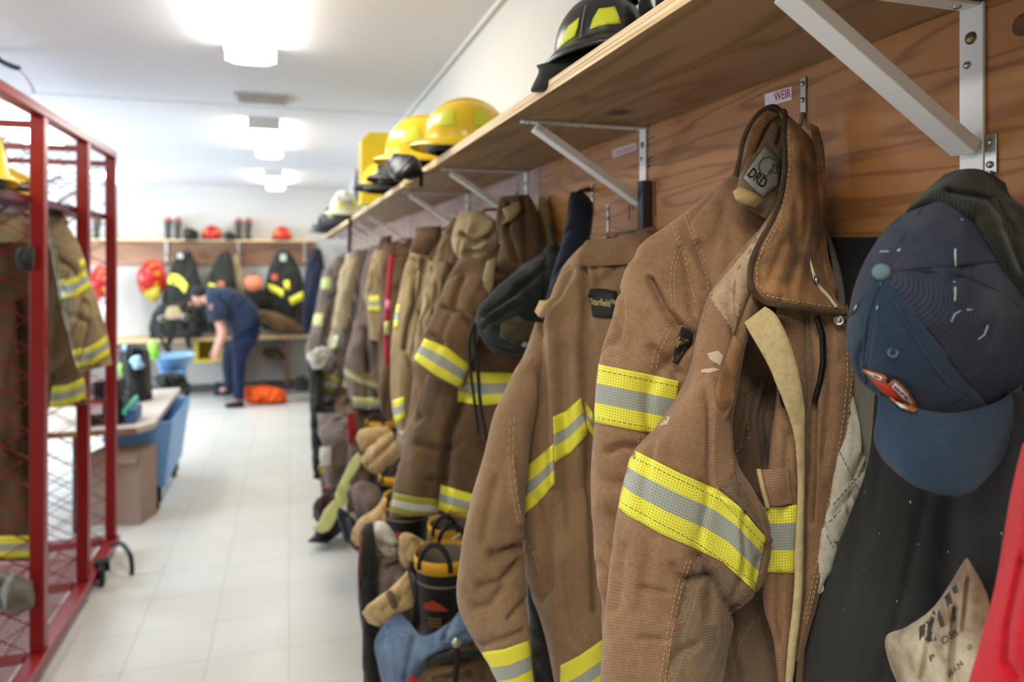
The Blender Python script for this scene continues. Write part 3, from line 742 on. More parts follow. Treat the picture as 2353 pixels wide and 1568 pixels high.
stitches('seam_stitching', [b_fl], [[(1956, 760), (1958, 870), (1948, 965), (1932, 1070), (1912, 1170), (1892, 1270), (1870, 1370), (1852, 1440)], [(1946, 760), (1948, 870), (1938, 965), (1921, 1070), (1901, 1170), (1882, 1270), (1861, 1370), (1845, 1430)]], C_thread, flap, .0006)
stitches('seam_stitching', [b_body], [[(1722, 870), (1714, 950), (1722, 1000), (1720, 1010), (1690, 1040), (1665, 1080)], [(1730, 1430), (1700, 1480), (1690, 1530)]], C_thread, J, .0005)
bk = patch('maker_patch', b_a1, [(1566, 752), (1578, 758), (1591, 768), (1589, 788), (1572, 812), (1556, 838), (1547, 833), (1551, 812), (1556, 790)], M_blkcl, J, 8, .004, .003)
text_on('patch_lettering', 'field\u2122', ((1560, 772), (1583, 783), (1569, 806), (1551, 796)), lambda x, y: hit(b_a1, x, y, .0062), M_gold, bk)
# dried clay smears
M_clay = plain('dried_clay', srgb(214, 190, 162), .95, var=.2)
for pts in ([(1496, 945), (1515, 950), (1548, 962), (1538, 975), (1515, 978), (1500, 965)], [(1626, 812), (1650, 806), (1662, 818), (1655, 840), (1640, 832), (1630, 824)], [(1610, 850), (1640, 845), (1655, 850), (1630, 857), (1612, 856)], [(1528, 915), (1540, 930), (1546, 945), (1538, 938)]):
    patch('clay_smear', b_a2, pts, M_clay, J, 8, .0006, 0)
# torn pocket edge and lining
loft('torn_flap', [(1684, 770, 1712, 786, .835, .004), (1668, 820, 1700, 840, .835, .006), (1652, 870, 1690, 900, .825, .006), (1645, 905, 1684, 940, .825, .006), (1648, 945, 1668, 965, .835, .005), (1655, 980, 1660, 986, .835, .002)], C_sooty, J, 50, 30, .003, 5, None, 22)
lin = loft('quilted_liner', [(1946, 900, 1962, 902, 0.885, .01), (1940, 960, 1988, 955, 0.880, .015), (1925, 1020, 2006, 1015, 0.875, .02), (1915, 1070, 2000, 1070, 0.870, .02), (1905, 1120, 1985, 1125, 0.868, .02), (1895, 1180, 1960, 1190, 0.865, .018), (1885, 1240, 1930, 1255, 0.862, .015), (1878, 1300, 1905, 1315, 0.860, .01), (1872, 1360, 1884, 1366, 0.860, .005)],
    C_quilt, J, 90, 40, .006, 23, [([(1985, 960), (1990, 1040), (1960, 1100)], 8, .006), ([(1960, 1130), (1920, 1180)], 6, .004)], 22, .7)
stitches('liner_stitching', [bvh(lin)], [[(1930, 1040), (1960, 1100), (1975, 1130)], [(1985, 1080), (1950, 1120), (1915, 1160)], [(1900, 1230), (1915, 1260)], [(1905, 1200), (1935, 1170)]], plain('grey_thread', srgb(120, 116, 104), .8), lin, .0005)
loft('liner_pocket', [(1958, 880, 1975, 880, .885, .01), (1965, 930, 2000, 930, .885, .015), (1975, 980, 2008, 985, .885, .015), (1985, 1030, 2010, 1040, .885, .012), (1990, 1070, 2006, 1080, .885, .006)], C_quiltg, J, 40, 26, .004, 3, None, 20)

# ------------------------------------------------------------------ second jacket (smooth tan, black patch)
J2 = thing('turnout_jacket', 'tan turnout jacket with a square black shoulder patch, second from the camera', 'jacket', PX(1398, 535, XP), 'turnout jackets along the right wall')
b2 = loft('body', [
    (1345, 560, 1500, 520, 1.35, .01), (1322, 580, 1530, 545, 1.34, .04), (1290, 620, 1545, 600, 1.33, .06), (1268, 680, 1540, 680, 1.32, .07), (1248, 760, 1530, 760, 1.31, .07), (1228, 830, 1510, 830, 1.30, .07), (1215, 920, 1480, 920, 1.29, .07),
    (1205, 1020, 1440, 1020, 1.28, .07), (1200, 1120, 1420, 1120, 1.27, .068), (1202, 1240, 1420, 1240, 1.26, .066), (1212, 1340, 1420, 1340, 1.26, .064), (1240, 1420, 1425, 1430, 1.26, .06), (1262, 1500, 1430, 1500, 1.26, .058), (1285, 1640, 1430, 1640, 1.26, .055)],
    C_tan2, J2, 170, 130, .008, 31, [
    ([(1342, 620), (1340, 760), (1345, 900), (1348, 950)], 9, .014), ([(1275, 700), (1268, 830), (1272, 950), (1272, 1110)], 14, -.010), ([(1290, 800), (1300, 1000), (1310, 1200)], 16, .008),
    ([(1232, 1150), (1250, 1250), (1260, 1350)], 12, .006), ([(1372, 640), (1380, 660)], 8, .004), ([(1350, 1000), (1362, 1150), (1368, 1400)], 10, .010), ([(1325, 600), (1350, 595), (1370, 615)], 8, .006), ([(1300, 1300), (1320, 1450)], 14, .006)], 9, .25)
b_b2 = bvh(b2)
s2 = loft('sleeve', [
    (1232, 740, 1262, 745, 1.31, .01), (1205, 810, 1255, 820, 1.285, .03), (1174, 870, 1242, 890, 1.26, .04), (1135, 960, 1225, 980, 1.235, .045), (1108, 1060, 1212, 1080, 1.22, .05), (1085, 1140, 1206, 1160, 1.21, .052), (1066, 1230, 1206, 1250, 1.20, .054), (1050, 1330, 1208, 1350, 1.19, .055), (1052, 1390, 1210, 1410, 1.185, .055),
    (1072, 1440, 1214, 1450, 1.18, .053), (1098, 1490, 1220, 1480, 1.18, .05), (1120, 1530, 1222, 1520, 1.18, .05), (1150, 1580, 1226, 1570, 1.18, .048), (1180, 1650, 1230, 1640, 1.18, .045)],
    C_tan2, J2, 140, 90, .007, 33, [
    ([(1205, 1255), (1150, 1270), (1130, 1272)], 10, .016), ([(1195, 1290), (1150, 1335), (1100, 1345)], 9, .011), ([(1160, 1345), (1120, 1390), (1085, 1395)], 8, .008), ([(1200, 1450), (1150, 1470), (1110, 1480)], 8, .007), ([(1205, 1380), (1170, 1420)], 8, .007),
    ([(1175, 1060), (1180, 1150), (1195, 1200)], 9, -.006), ([(1140, 1100), (1120, 1180), (1110, 1240)], 12, .006)], 10, .5)
b_s2 = bvh(s2)
loft('collar', [(1352, 545, 1400, 540, 1.33, .01), (1380, 536, 1440, 545, 1.36, .03), (1430, 532, 1480, 560, 1.38, .03), (1470, 526, 1510, 560, 1.40, .03), (1500, 520, 1545, 560, 1.42, .02)], C_dark2, J2, 50, 34, .004, 3)
loft('shoulder_yoke', [(1348, 552, 1470, 545, 1.275, .005), (1332, 575, 1475, 560, 1.268, .008), (1326, 598, 1480, 585, 1.264, .008), (1352, 612, 1480, 605, 1.262, .004)], C_tan2, J2, 30, 40, .002, 8)
for tp, bt in (([(1196, 1082), (1235, 1052), (1272, 1020)], [(1198, 1186), (1235, 1158), (1275, 1112)]), ([(1271, 958), (1300, 945), (1336, 914)], [(1274, 1064), (1310, 1042), (1350, 998)]), ([(1344, 922), (1352, 935), (1362, 950)], [(1350, 985), (1358, 996), (1368, 1010)])):
    stripe('reflective_trim', b_b2, tp, bt, YSY2, J2, 20, 4, fr=[0, .38, .64, 1], off=.002)
stripe('reflective_trim', b_b2, [(1288, 1530), (1330, 1508), (1385, 1470)], [(1288, 1640), (1330, 1618), (1385, 1580)], YSY2, J2, 20, 4, fr=[0, .42, .7, 1], off=.002)
stripe('reflective_trim', b_s2, [(1108, 1500), (1160, 1492), (1216, 1472)], [(1150, 1600), (1190, 1592), (1226, 1570)], YSY2, J2, 22, 4, fr=[0, .36, .68, 1], off=.002)
bk2 = patch('maker_patch', b_b2, [(1357, 664), (1385, 664), (1418, 670), (1420, 690), (1412, 732), (1390, 731), (1362, 728), (1358, 700), (1352, 680)], M_blkcl, J2, 10, .004, .002)
text_on('patch_lettering', 'Starfield\u2122', ((1355, 684), (1416, 690), (1415, 707), (1357, 700)), lambda x, y: hit(b_b2, x, y, .0064), M_gold, bk2)
stitches('seam_stitching', [b_b2, b_s2], [[(1182, 960), (1178, 1040), (1186, 1120), (1196, 1180)], [(1172, 965), (1168, 1045), (1176, 1125), (1190, 1200)], [(1205, 1240), (1225, 1270), (1240, 1320)], [(1352, 610), (1390, 604), (1430, 600)]], C_thread, J2, .0007, .006, .003)
loft('hang_loop', [(1228, 716, 1240, 690, 1.24, .008), (1238, 728, 1256, 690, 1.235, .01), (1250, 730, 1270, 680, 1.24, .008)], C_buff, J2, 24, 20, .001, 2)

# ------------------------------------------------------------------ black fleece, cap, knit hat, print cloth, red jacket
fl = pad('black_cloth', [[Q(x, y, .672) for x in (1885, 1960, 2060, 2200, 2330)] for y in (545, 700, 860)], C_fleece, None, .012, 30, 40, .002, 3, None, 14)
tag(fl, 'black cloth in the shade directly behind the blue cap', 'coat')
gl = pad('wall_shade_sheet', [[Q(x, y, .66) for x in (1925, 2010, 2080)] for y in (780, 960, 1120)], C_quiltg, None, .01, 30, 30, .004, 6)  # grey sheet stands in for the shaded white wall between liner and cap
tag(gl, 'grey sheet for the shaded wall between the white liner and the blue cap', 'cloth')
fc = pad('fleece_coat', [
    [Q(2010, 900, .615), Q(2090, 900, .60), Q(2200, 900, .60), Q(2330, 900, .60), Q(2430, 900, .60)],
    [Q(1995, 1060, .62), Q(2080, 1060, .60), Q(2200, 1060, .59), Q(2330, 1060, .59), Q(2440, 1060, .59)],
    [Q(1950, 1190, .62), Q(2060, 1190, .595), Q(2200, 1190, .585), Q(2330, 1190, .58), Q(2450, 1190, .58)],
    [Q(1890, 1340, .615), Q(2020, 1340, .585), Q(2180, 1340, .575), Q(2330, 1340, .575), Q(2450, 1340, .575)],
    [Q(1840, 1480, .60), Q(1990, 1480, .575), Q(2160, 1480, .57), Q(2320, 1480, .57), Q(2450, 1480, .57)],
    [Q(1790, 1640, .585), Q(1960, 1640, .565), Q(2150, 1640, .565), Q(2320, 1640, .565), Q(2450, 1640, .565)]], C_fleece, None, .03, 80, 90, .0035, 41, [([(2190, 1150), (2170, 1400), (2160, 1568)], 40, .008)], 6, .3)
tag(fc, 'black fleece coat hanging under the blue cap, with lint on it', 'coat')
b_fc = bvh(fc)
lint = MB()
for x, y in ((2091, 1152), (1986, 1130), (2178, 1267), (1985, 1306), (2020, 1225), (2300, 1224), (2060, 1380), (1940, 1400), (2110, 1250)):
    p = hit(b_fc, x, y, .001); lint.tube([p, p + Vector((.0008, -.0005, -.0022))], .0004 if x != 2091 else .0009, 5)
lo = lint.build('lint', plain('white_lint', srgb(196, 188, 170), .9), fc, True)

# baseball cap
CP = thing('baseball_cap', 'faded navy baseball cap with mesh back and a winged badge, hung brim down', 'cap', P(2190, 800, .62))
M_capf = cloth('cap_cotton', srgb(45, 62, 80), srgb(36, 51, 68), .0011, .12)
def mesh_mat():
    t = NT('cap_mesh'); uv = t.coord('UV'); sp = t.n('SeparateXYZ'); t.l(uv, sp.inputs[0]); co = t.coord()
    r_ = t.math('SINE', t.math('MULTIPLY', sp.outputs[1], 2 * math.pi / .0024)); a_ = t.math('SINE', t.math('MULTIPLY', sp.outputs[0], 2 * math.pi / .0026))
    w = t.math('MULTIPLY_ADD', t.math('MAXIMUM', r_, a_), .5, .5)
    col = t.mix(w, srgb(24, 27, 36), srgb(52, 58, 74))
    fade = t.ramp(t.noise(co, 13, 4), [(.45, 0.0), (.7, 1.0)])
    col = t.mix(t.math('MULTIPLY', fade, .35), col, srgb(84, 82, 88))
    t.l(col, t.b.inputs['Base Color']); t.b.inputs['Roughness'].default_value = .85; t.bump(w, .5, .0006); return t.m
M_mesh = mesh_mat()
CB = (2024, 624)
rim = [(2010, 905), (2060, 938), (2120, 962), (2190, 972), (2260, 960), (2330, 925), (2385, 870), (2410, 790), (2395, 690), (2350, 600), (2305, 520), (2262, 470), (2232, 448), (2180, 455), (2120, 475), (2076, 492), (2040, 520), (2004, 570), (1975, 625), (1955, 690), (1945, 760), (1950, 820), (1970, 868)]
rr_ = catmull([rim[-1]] + rim + [rim[0], rim[1]], 25 * 6 + 1)[6:6 + 23 * 6]
EC, EA = (2170, 712), (250, 280)
def crown(name, i0, i1, mat, seed, nr=44, lift=0):
    N = len(rr_); cnt = (i1 - i0) % N + 1; vs = []; uv = []
    for i in range(nr + 8):
        k = min(1, i / (nr - 1)); back = max(0, i - nr + 1) * .006
        for j in range(cnt):
            R = rr_[(i0 + j) % N]
            kk = math.sin(k * math.pi / 2) ** .9
            x = CB[0] + (R[0] - CB[0]) * kk; y = CB[1] + (R[1] - CB[1]) * kk
            qd = 1 - ((x - EC[0]) / EA[0]) ** 2 - ((y - EC[1]) / EA[1]) ** 2
            s = .655 - .075 * max(0, qd) ** .5 * math.cos(k * math.pi / 2) ** .25 + back
            s += .0 if k < 1 else 0
            p = P(x, y, s)
            n = (CAM - p).normalized()
            d = fold(p, .003, seed, 16, .6)
            if mat is M_mesh: d += .0035 * math.sin((j + i0) * .42 + 1.2 * math.sin(k * 3)) * k * .6 + fold(p, .005, seed + 4, 26, .4)
            p = p + n * (d * min(1, k * 2) + lift); vs.append(p)
            uv.append((((j + i0) * .0035), k * .13))
    fs = [(i * cnt + j, (i + 1) * cnt + j, (i + 1) * cnt + j + 1, i * cnt + j + 1) for i in range(nr + 7) for j in range(cnt - 1)]
    o = mesh(name, vs, fs, mat, CP, True, uv); so = o.modifiers.new('thick', 'SOLIDIFY'); so.thickness = .0015; so.offset = -1
    return o
iA = min(range(len(rr_)), key=lambda i: math.hypot(rr_[i][0] - 2280, rr_[i][1] - 950))
iB = min(range(len(rr_)), key=lambda i: math.hypot(rr_[i][0] - 1947, rr_[i][1] - 735))
iC = min(range(len(rr_)), key=lambda i: math.hypot(rr_[i][0] - 1990, rr_[i][1] - 890))
iD = min(range(len(rr_)), key=lambda i: math.hypot(rr_[i][0] - 2350, rr_[i][1] - 600))
iE = min(range(len(rr_)), key=lambda i: math.hypot(rr_[i][0] - 2120, rr_[i][1] - 475))
cf = crown('front_panel', iB, iC, M_capf, 2); cf2 = crown('front_panel', iC, iA, M_capf, 2)
cm = crown('mesh_panel', iA, iD, M_mesh, 5); cm2 = crown('mesh_panel', iD, iE, M_mesh, 6); cm3 = crown('mesh_panel', iE, iB, M_mesh, 7)
bc = [bvh(o) for o in (cf, cf2, cm, cm2, cm3)]
p = hit(bc, 2025, 625, .001)
MB().lathe([(0, .004), (.004, .0036), (.0065, .0022), (.0073, 0), (.0073, -.002)], p, CAM - p + Vector((-.25, 0, .35)), 24).build('button', plain('button_cloth', srgb(92, 112, 122), .8), CP, True)
cord('seam', [hit(bc, x, y, .0004) for x, y in ((2022, 648), (2005, 690), (1990, 750), (1984, 820), (1990, 885))], .0011, M_capf, CP)
cord('seam', [hit(bc, x, y, .0004) for x, y in ((2036, 648), (2070, 720), (2110, 790), (2160, 860), (2220, 920), (2270, 952))], .0011, M_capf, CP)
cord('seam', [hit(bc, x, y, .0004) for x, y in ((2045, 622), (2120, 622), (2200, 630), (2280, 660), (2340, 700))], .0012, M_mesh, CP)
p = hit(bc, 2052, 811, .0005)
m = MB().lathe([(.0022, .0002), (.0034, .0012), (.0044, .0002)], p, CAM - p, 20); m.build('eyelet', plain('eyelet_thread', srgb(72, 92, 110), .8), CP, True)
brim = pad('brim', [
    [(2020, 900, .627), (2090, 935, .612), (2190, 950, .607), (2290, 925, .617), (2352, 880, .632)],
    [(2016, 950, .617), (2090, 985, .597), (2185, 1000, .590), (2280, 975, .604), (2345, 920, .627)],
    [(2008, 1010, .610), (2080, 1045, .584), (2175, 1062, .576), (2270, 1045, .590), (2330, 975, .620)],
    [(2030, 1058, .607), (2080, 1096, .577), (2165, 1122, .568), (2250, 1112, .580), (2312, 1040, .612)],
    [(2070, 1094, .604), (2105, 1118, .576), (2165, 1138, .568), (2230, 1134, .578), (2288, 1080, .606)]], M_capf, CP, .0035, 50, 50, .0015, 3, None, 10)
p_or = plain('badge_orange_border', srgb(150, 88, 52), .6); p_wh = plain('badge_white', srgb(206, 200, 196), .6); p_rd = plain('badge_red', srgb(196, 58, 40), .6)
B1 = [(1982, 849), (2006, 856), (2030, 862), (2038, 868), (2036, 878), (2040, 884), (2050, 876), (2057, 874), (2072, 886), (2088, 902), (2100, 922), (2110, 940), (2102, 948), (2080, 942), (2058, 926), (2042, 912), (2020, 892), (2000, 870)]
bt = bc + [bvh(brim)]
bdg = patch('badge', bt, B1, p_or, CP, 5, .0035, .002)
for nm, mt, pl_ in (('badge_wing', p_wh, [(1990, 854), (2006, 859), (2028, 867), (2023, 876), (2004, 866)]), ('badge_wing', p_wh, [(2057, 881), (2070, 892), (2086, 908), (2098, 931), (2078, 921), (2066, 905), (2049, 890)]),
    ('badge_centre', p_rd, [(2006, 872), (2024, 880), (2040, 889), (2056, 901), (2065, 914), (2062, 921), (2050, 917), (2034, 903), (2018, 888)]), ('badge_tail', p_wh, [(2058, 925), (2072, 929), (2088, 941), (2070, 937)])):
    patch(nm, bt, pl_, mt, bdg, 5, .0058, .0006)
m = MB()
for a, b in (((2055, 889), (2060, 895)), ((2062, 896), (2067, 900)), ((2070, 903), (2076, 907)), ((2079, 910), (2084, 916)), ((2009, 863), (2014, 867)), ((2016, 867), (2020, 869))):
    m.tube([hit(bt, *a, .007), hit(bt, *b, .007)], .0008, 5)
m.build('badge_lettering', M_ink, bdg)
for ln, w in (([(1968, 702), (1963, 713)], .0011), ([(2016, 703), (2014, 712)], .0009), ([(2023, 649), (2022, 653)], .0009), ([(2022, 578), (2042, 578)], .0008), ([(2063, 577), (2068, 573)], .0016), ([(2195, 572), (2195, 612)], .0013), ([(2195, 660), (2194, 692)], .0013), ([(2190, 648), (2196, 648)], .0009),
    ([(2186, 740), (2194, 722), (2208, 714)], .0007), ([(2222, 712), (2236, 712)], .0007), ([(2270, 748), (2262, 770), (2248, 780)], .0007), ([(2208, 504), (2214, 505)], .0008)):
    MB().tube([hit(bc, x, y, .0006) for x, y in ln], w * .6, 6).build('paint_fleck', plain('pale_paint', srgb(170, 186, 190), .6), CP, True)
# knit hat
KH = pad('knit_hat', [
    [(2170, 400, .665), (2215, 388, .645), (2262, 392, .645), (2310, 420, .665)],
    [(2085, 480, .655), (2170, 425, .625), (2260, 425, .615), (2330, 460, .645)],
    [(2100, 505, .665), (2190, 470, .615), (2280, 480, .595), (2400, 500, .625)],
    [(2180, 560, .675), (2240, 540, .615), (2310, 560, .585), (2430, 580, .605)],
    [(2230, 640, .685), (2280, 620, .625), (2340, 640, .595), (2440, 650, .605)],
    [(2290, 690, .685), (2320, 680, .645), (2360, 690, .625), (2440, 700, .625)]], cloth('knit_black_olive', srgb(50, 50, 38), srgb(36, 36, 28), .004, .4, srgb(70, 70, 54), 12, knit=True), None, .02, 70, 60, .010, 51, [([(2180, 440), (2280, 460), (2330, 540)], 10, .008), ([(2310, 520), (2350, 620)], 12, .010)], 12, .8)
tag(KH, 'dark olive knitted hat bunched on the hook behind the blue cap', 'hat')
# print cloth
pr = pad('bandana', [
    [Q(2218, 1284, 0.552), Q(2221, 1284, 0.551), Q(2224, 1284, 0.551), Q(2228, 1288, 0.552)],
    [Q(2150, 1390, 0.550), Q(2185, 1372, 0.542), Q(2225, 1350, 0.542), Q(2270, 1372, 0.547)],
    [Q(2085, 1440, 0.550), Q(2140, 1440, 0.540), Q(2205, 1440, 0.537), Q(2270, 1440, 0.544)],
    [Q(2036, 1464, 0.550), Q(2100, 1480, 0.534), Q(2190, 1490, 0.532), Q(2270, 1500, 0.540)],
    [Q(2045, 1530, 0.550), Q(2110, 1540, 0.534), Q(2190, 1550, 0.530), Q(2260, 1560, 0.537)],
    [Q(2085, 1620, 0.550), Q(2140, 1630, 0.534), Q(2200, 1640, 0.530), Q(2260, 1640, 0.534)]],
    cloth('printed_cotton', srgb(218, 206, 176), srgb(128, 100, 76), .001, .05, srgb(84, 64, 48), 14), None, .01, 60, 60, .004, 9,
    [([(2195, 1400), (2185, 1568)], 8, .008), ([(2142, 1430), (2118, 1568)], 8, .008), ([(2225, 1330), (2212, 1450)], 6, .006)], 14, .3)
tag(pr, 'crumpled cream bandana printed with black lettering, over the black fleece', 'bandana')
b_pr = bvh(pr); PFn = lambda x, y: hit(b_pr, x, y, .0008)
M_pr = plain('faded_black_print', srgb(62, 58, 52), .8)
for txt, q in (('OS', ((2160, 1468), (2186, 1450), (2192, 1464), (2167, 1484))), ('S', ((2188, 1452), (2198, 1446), (2204, 1458), (2193, 1466))), ('P', ((2134, 1508), (2146, 1502), (2148, 1516), (2138, 1522))), ('O', ((2222, 1486), (2232, 1480), (2234, 1490), (2224, 1496))), ('WAN', ((2172, 1548), (2206, 1518), (2214, 1528), (2180, 1562)))):
    text_on('printed_word', txt, q, PFn, M_pr, pr)
for pts in ([(2168, 1364), (2182, 1360), (2192, 1395), (2196, 1420), (2184, 1428), (2178, 1400)], [(2186, 1352), (2198, 1342), (2202, 1362), (2192, 1366)], [(2112, 1440), (2124, 1434), (2138, 1420), (2146, 1400), (2150, 1412), (2140, 1450), (2150, 1460), (2152, 1474), (2136, 1476), (2126, 1470), (2120, 1482), (2112, 1470)], [(2156, 1400), (2166, 1420), (2172, 1438), (2162, 1444), (2154, 1425)]):
    patch('printed_shape', b_pr, pts, M_pr, pr, 8, .0007, 0)
rd = pad('red_jacket', [
    [(2350, 1020, 0.525), (2380, 1010, 0.505), (2420, 1000, 0.495)],
    [(2322, 1140, 0.525), (2360, 1130, 0.500), (2420, 1120, 0.485)],
    [(2290, 1330, 0.530), (2340, 1330, 0.500), (2420, 1330, 0.480)],
    [(2262, 1440, 0.530), (2320, 1440, 0.500), (2420, 1440, 0.475)],
    [(2225, 1570, 0.530), (2300, 1570, 0.500), (2420, 1570, 0.475)],
    [(2200, 1660, 0.530), (2290, 1660, 0.500), (2420, 1660, 0.475)]], C_red, None, .03, 60, 50, .004, 61, [([(2350, 1290), (2318, 1440), (2312, 1520), (2340, 1560)], 12, .006)], 9, .4)
tag(rd, 'bright red jacket at the right edge, closest of all garments', 'jacket')
bw = pad('brown_cloth', [[Q(x, y, .632) for x in (2190, 2260, 2350, 2430)] for y in (700, 860, 1000, 1140)], cloth('olive_brown_cloth', srgb(74, 68, 56), srgb(60, 54, 44), .003, .2), None, .012, 30, 24, .005, 3)
tag(bw, 'dark olive brown cloth in a narrow strip above the red jacket', 'cloth')
# ------------------------------------------------------------------ coats further down the wall
RX1_ = -.9
def coat(label, hookpt, parts, bands, group='turnout jackets along the right wall', name='turnout_jacket', cat='jacket'):
    r = thing(name, label, cat, hookpt, group); bv = {}
    for k, pt in enumerate(parts):
        nm, secs, mat = pt[:3]; kw = pt[3] if len(pt) > 3 else {}
        o = loft(nm, secs, mat, r, int(kw.get('nv', 60) * 1.4), int(kw.get('nu', 40) * 1.5), kw.get('amp', .008), kw.get('seed', 3 + k), kw.get('cr'), kw.get('fr', 9), kw.get('vert', .35))
        bv[k] = bvh(o)
    q0 = parts[0][1][0]; p0 = P((q0[0] + q0[2]) / 2, (q0[1] + q0[3]) / 2, q0[4])
    p1 = Vector((p0.x, YB - .004, p0.z + .05)) if p0.y > 7.8 else (Vector((RX1_, p0.y, p0.z + .16)) if p0.x < -.5 else Vector((XP - .002, p0.y + .02, p0.z + .03)))
    MB().tube([p0 - Vector((0, 0, .01)), (p0 + p1) / 2 + Vector((0, 0, .012)), p1], .005, 8).build('hang_loop', C_dark, r, True)
    for k, top, bot, mats in bands:
        stripe('reflective_trim', bv[k], top, bot, mats, r, 16, 2, off=.004, thick=.002)
    return r
Y3 = (T_yel2, T_sil2, T_yel2); L3 = (T_lime, T_sil2, T_lime); D3 = (T_dull, T_sil2, T_dull)
j3 = coat('dark brown turnout jacket with tall collar, behind the black mask bag', PX(1190, 436, XP), [
    ('body', [(1100, 560, 1200, 560, 2.0, .03), (1060, 640, 1250, 640, 1.96, .06), (1020, 740, 1250, 740, 1.92, .09), (985, 840, 1230, 840, 1.88, .10), (955, 940, 1210, 940, 1.86, .10), (925, 1040, 1190, 1040, 1.84, .10), (905, 1120, 1180, 1110, 1.83, .10), (897, 1180, 1170, 1160, 1.83, .09), (898, 1192, 1165, 1172, 1.83, .06)], C_dark,
        dict(nv=110, nu=80, cr=[([(1070, 900), (1030, 1000), (1012, 1190)], 12, .03), ([(960, 1020), (1020, 1035), (1050, 1020)], 10, .012), ([(940, 980), (960, 960)], 10, .01), ([(985, 1100), (1020, 1100)], 7, .01)])),
    ('sleeve', [(1060, 590, 1140, 600, 1.86, .03), (1030, 640, 1135, 660, 1.82, .05), (1008, 690, 1118, 720, 1.79, .06), (985, 745, 1102, 770, 1.77, .062), (962, 790, 1085, 830, 1.75, .062), (950, 835, 1070, 885, 1.74, .06), (955, 850, 1052, 893, 1.74, .045)], C_dark2,
        dict(nv=80, nu=60, cr=[([(1015, 705), (1060, 720), (1085, 745)], 7, .012), ([(1060, 640), (1040, 700)], 10, .008), ([(990, 770), (1015, 790)], 9, .01)])),
    ('collar', [(1150, 452, 1215, 446, 1.95, .02), (1141, 480, 1230, 470, 1.92, .04), (1140, 520, 1245, 510, 1.90, .05), (1148, 560, 1250, 560, 1.88, .05), (1140, 600, 1235, 610, 1.86, .045), (1135, 628, 1215, 636, 1.86, .02)], C_dark, dict(nv=60, nu=50, amp=.01, cr=[([(1165, 470), (1158, 540), (1190, 600)], 9, .015), ([(1205, 450), (1210, 600)], 8, .01)])),
    ('collar_lining', [(1155, 480, 1190, 462, 1.865, .008), (1162, 500, 1196, 480, 1.862, .01), (1152, 516, 1180, 505, 1.862, .006)], C_khaki),
    ('storm_flap', [(1120, 600, 1140, 590, 1.80, .01), (1100, 680, 1128, 670, 1.79, .012), (1090, 740, 1105, 735, 1.79, .01)], C_khaki),
    ('liner', [(1238, 450, 1252, 452, 1.96, .015), (1236, 500, 1270, 500, 1.94, .03), (1232, 560, 1280, 560, 1.92, .03), (1225, 590, 1275, 590, 1.92, .02)], C_khaki)],
    [(0, [(1056, 852), (1110, 856), (1182, 858)], [(1052, 924), (1110, 932), (1172, 926)], Y3),
     (1, [(976, 778), (1030, 800), (1078, 838)], [(950, 826), (1000, 862), (1058, 892)], Y3),
     (0, [(1014, 1114), (1050, 1126), (1100, 1140)], [(1006, 1172), (1050, 1185), (1100, 1198)], Y3),
     (0, [(905, 1132), (950, 1142), (1008, 1148)], [(898, 1178), (950, 1190), (1006, 1192)], D3)])
stripe('reflective_trim', bvh([c for c in j3.children if c.name.startswith('body')][0]), [(1140, 870), (1142, 880)], [(1138, 930), (1140, 934)], Y3, j3, 4, 1) if 0 else None
coat('tan brown coat with a curled collar, left of the tall dark collar', PX(1085, 478, XP), [
    ('body', [(1040, 500, 1110, 500, 2.3, .03), (1010, 560, 1110, 560, 2.22, .06), (985, 640, 1090, 640, 2.15, .08), (965, 740, 1060, 740, 2.10, .09), (950, 820, 1040, 830, 2.08, .09), (945, 930, 1010, 930, 2.06, .08), (925, 1010, 980, 1010, 2.05, .06)], C_dark2, dict(nv=80, nu=50, amp=.014, fr=13)),
    ('collar', [(1060, 488, 1100, 484, 2.05, .02), (1042, 520, 1135, 505, 2.0, .03), (1037, 560, 1147, 530, 1.98, .035), (1050, 590, 1146, 560, 1.97, .035), (1075, 612, 1130, 590, 1.97, .025)], C_khaki, dict(nv=50, nu=50, amp=.012, fr=14, cr=[([(1060, 540), (1090, 560), (1135, 540)], 8, .02), ([(1070, 580), (1110, 580)], 6, .012)])),
    ('sleeve', [(985, 600, 1030, 600, 2.1, .03), (972, 680, 1020, 690, 2.06, .05), (958, 760, 1000, 770, 2.04, .05), (948, 830, 985, 830, 2.03, .04)], C_khaki, dict(amp=.012, fr=14))], [])
coat('dark brown coat tucked behind the slim red garment', PX(930, 560, XP), [('body', [(880, 560, 960, 555, 3.3, .04), (875, 660, 950, 660, 3.2, .08), (872, 780, 945, 780, 3.1, .09), (872, 900, 940, 900, 3.05, .08), (880, 960, 935, 960, 3.05, .04)], C_dark, dict(amp=.02))], [])
coat('light tan turnout jacket with a dark collar, just right of the red strip', PX(1000, 515, XP), [
    ('body', [(960, 535, 1015, 530, 2.6, .03), (935, 600, 1010, 600, 2.5, .06), (918, 680, 985, 690, 2.45, .08), (903, 770, 960, 790, 2.4, .08), (898, 860, 955, 870, 2.38, .08), (903, 940, 950, 940, 2.37, .07), (916, 990, 945, 990, 2.37, .05)], C_khaki, dict(nv=90, nu=50, amp=.012, fr=12, cr=[([(945, 600), (955, 700), (930, 800)], 8, .02), ([(975, 600), (965, 700)], 8, .015)])),
    ('collar', [(955, 522, 1013, 519, 2.45, .02), (952, 545, 1010, 550, 2.42, .04), (940, 580, 985, 590, 2.42, .03)], C_dark)],
    [(0, [(899, 700), (908, 698), (918, 700)], [(896, 752), (905, 755), (914, 752)], Y3), (0, [(903, 920), (915, 916), (928, 912)], [(903, 972), (916, 970), (930, 960)], Y3)])
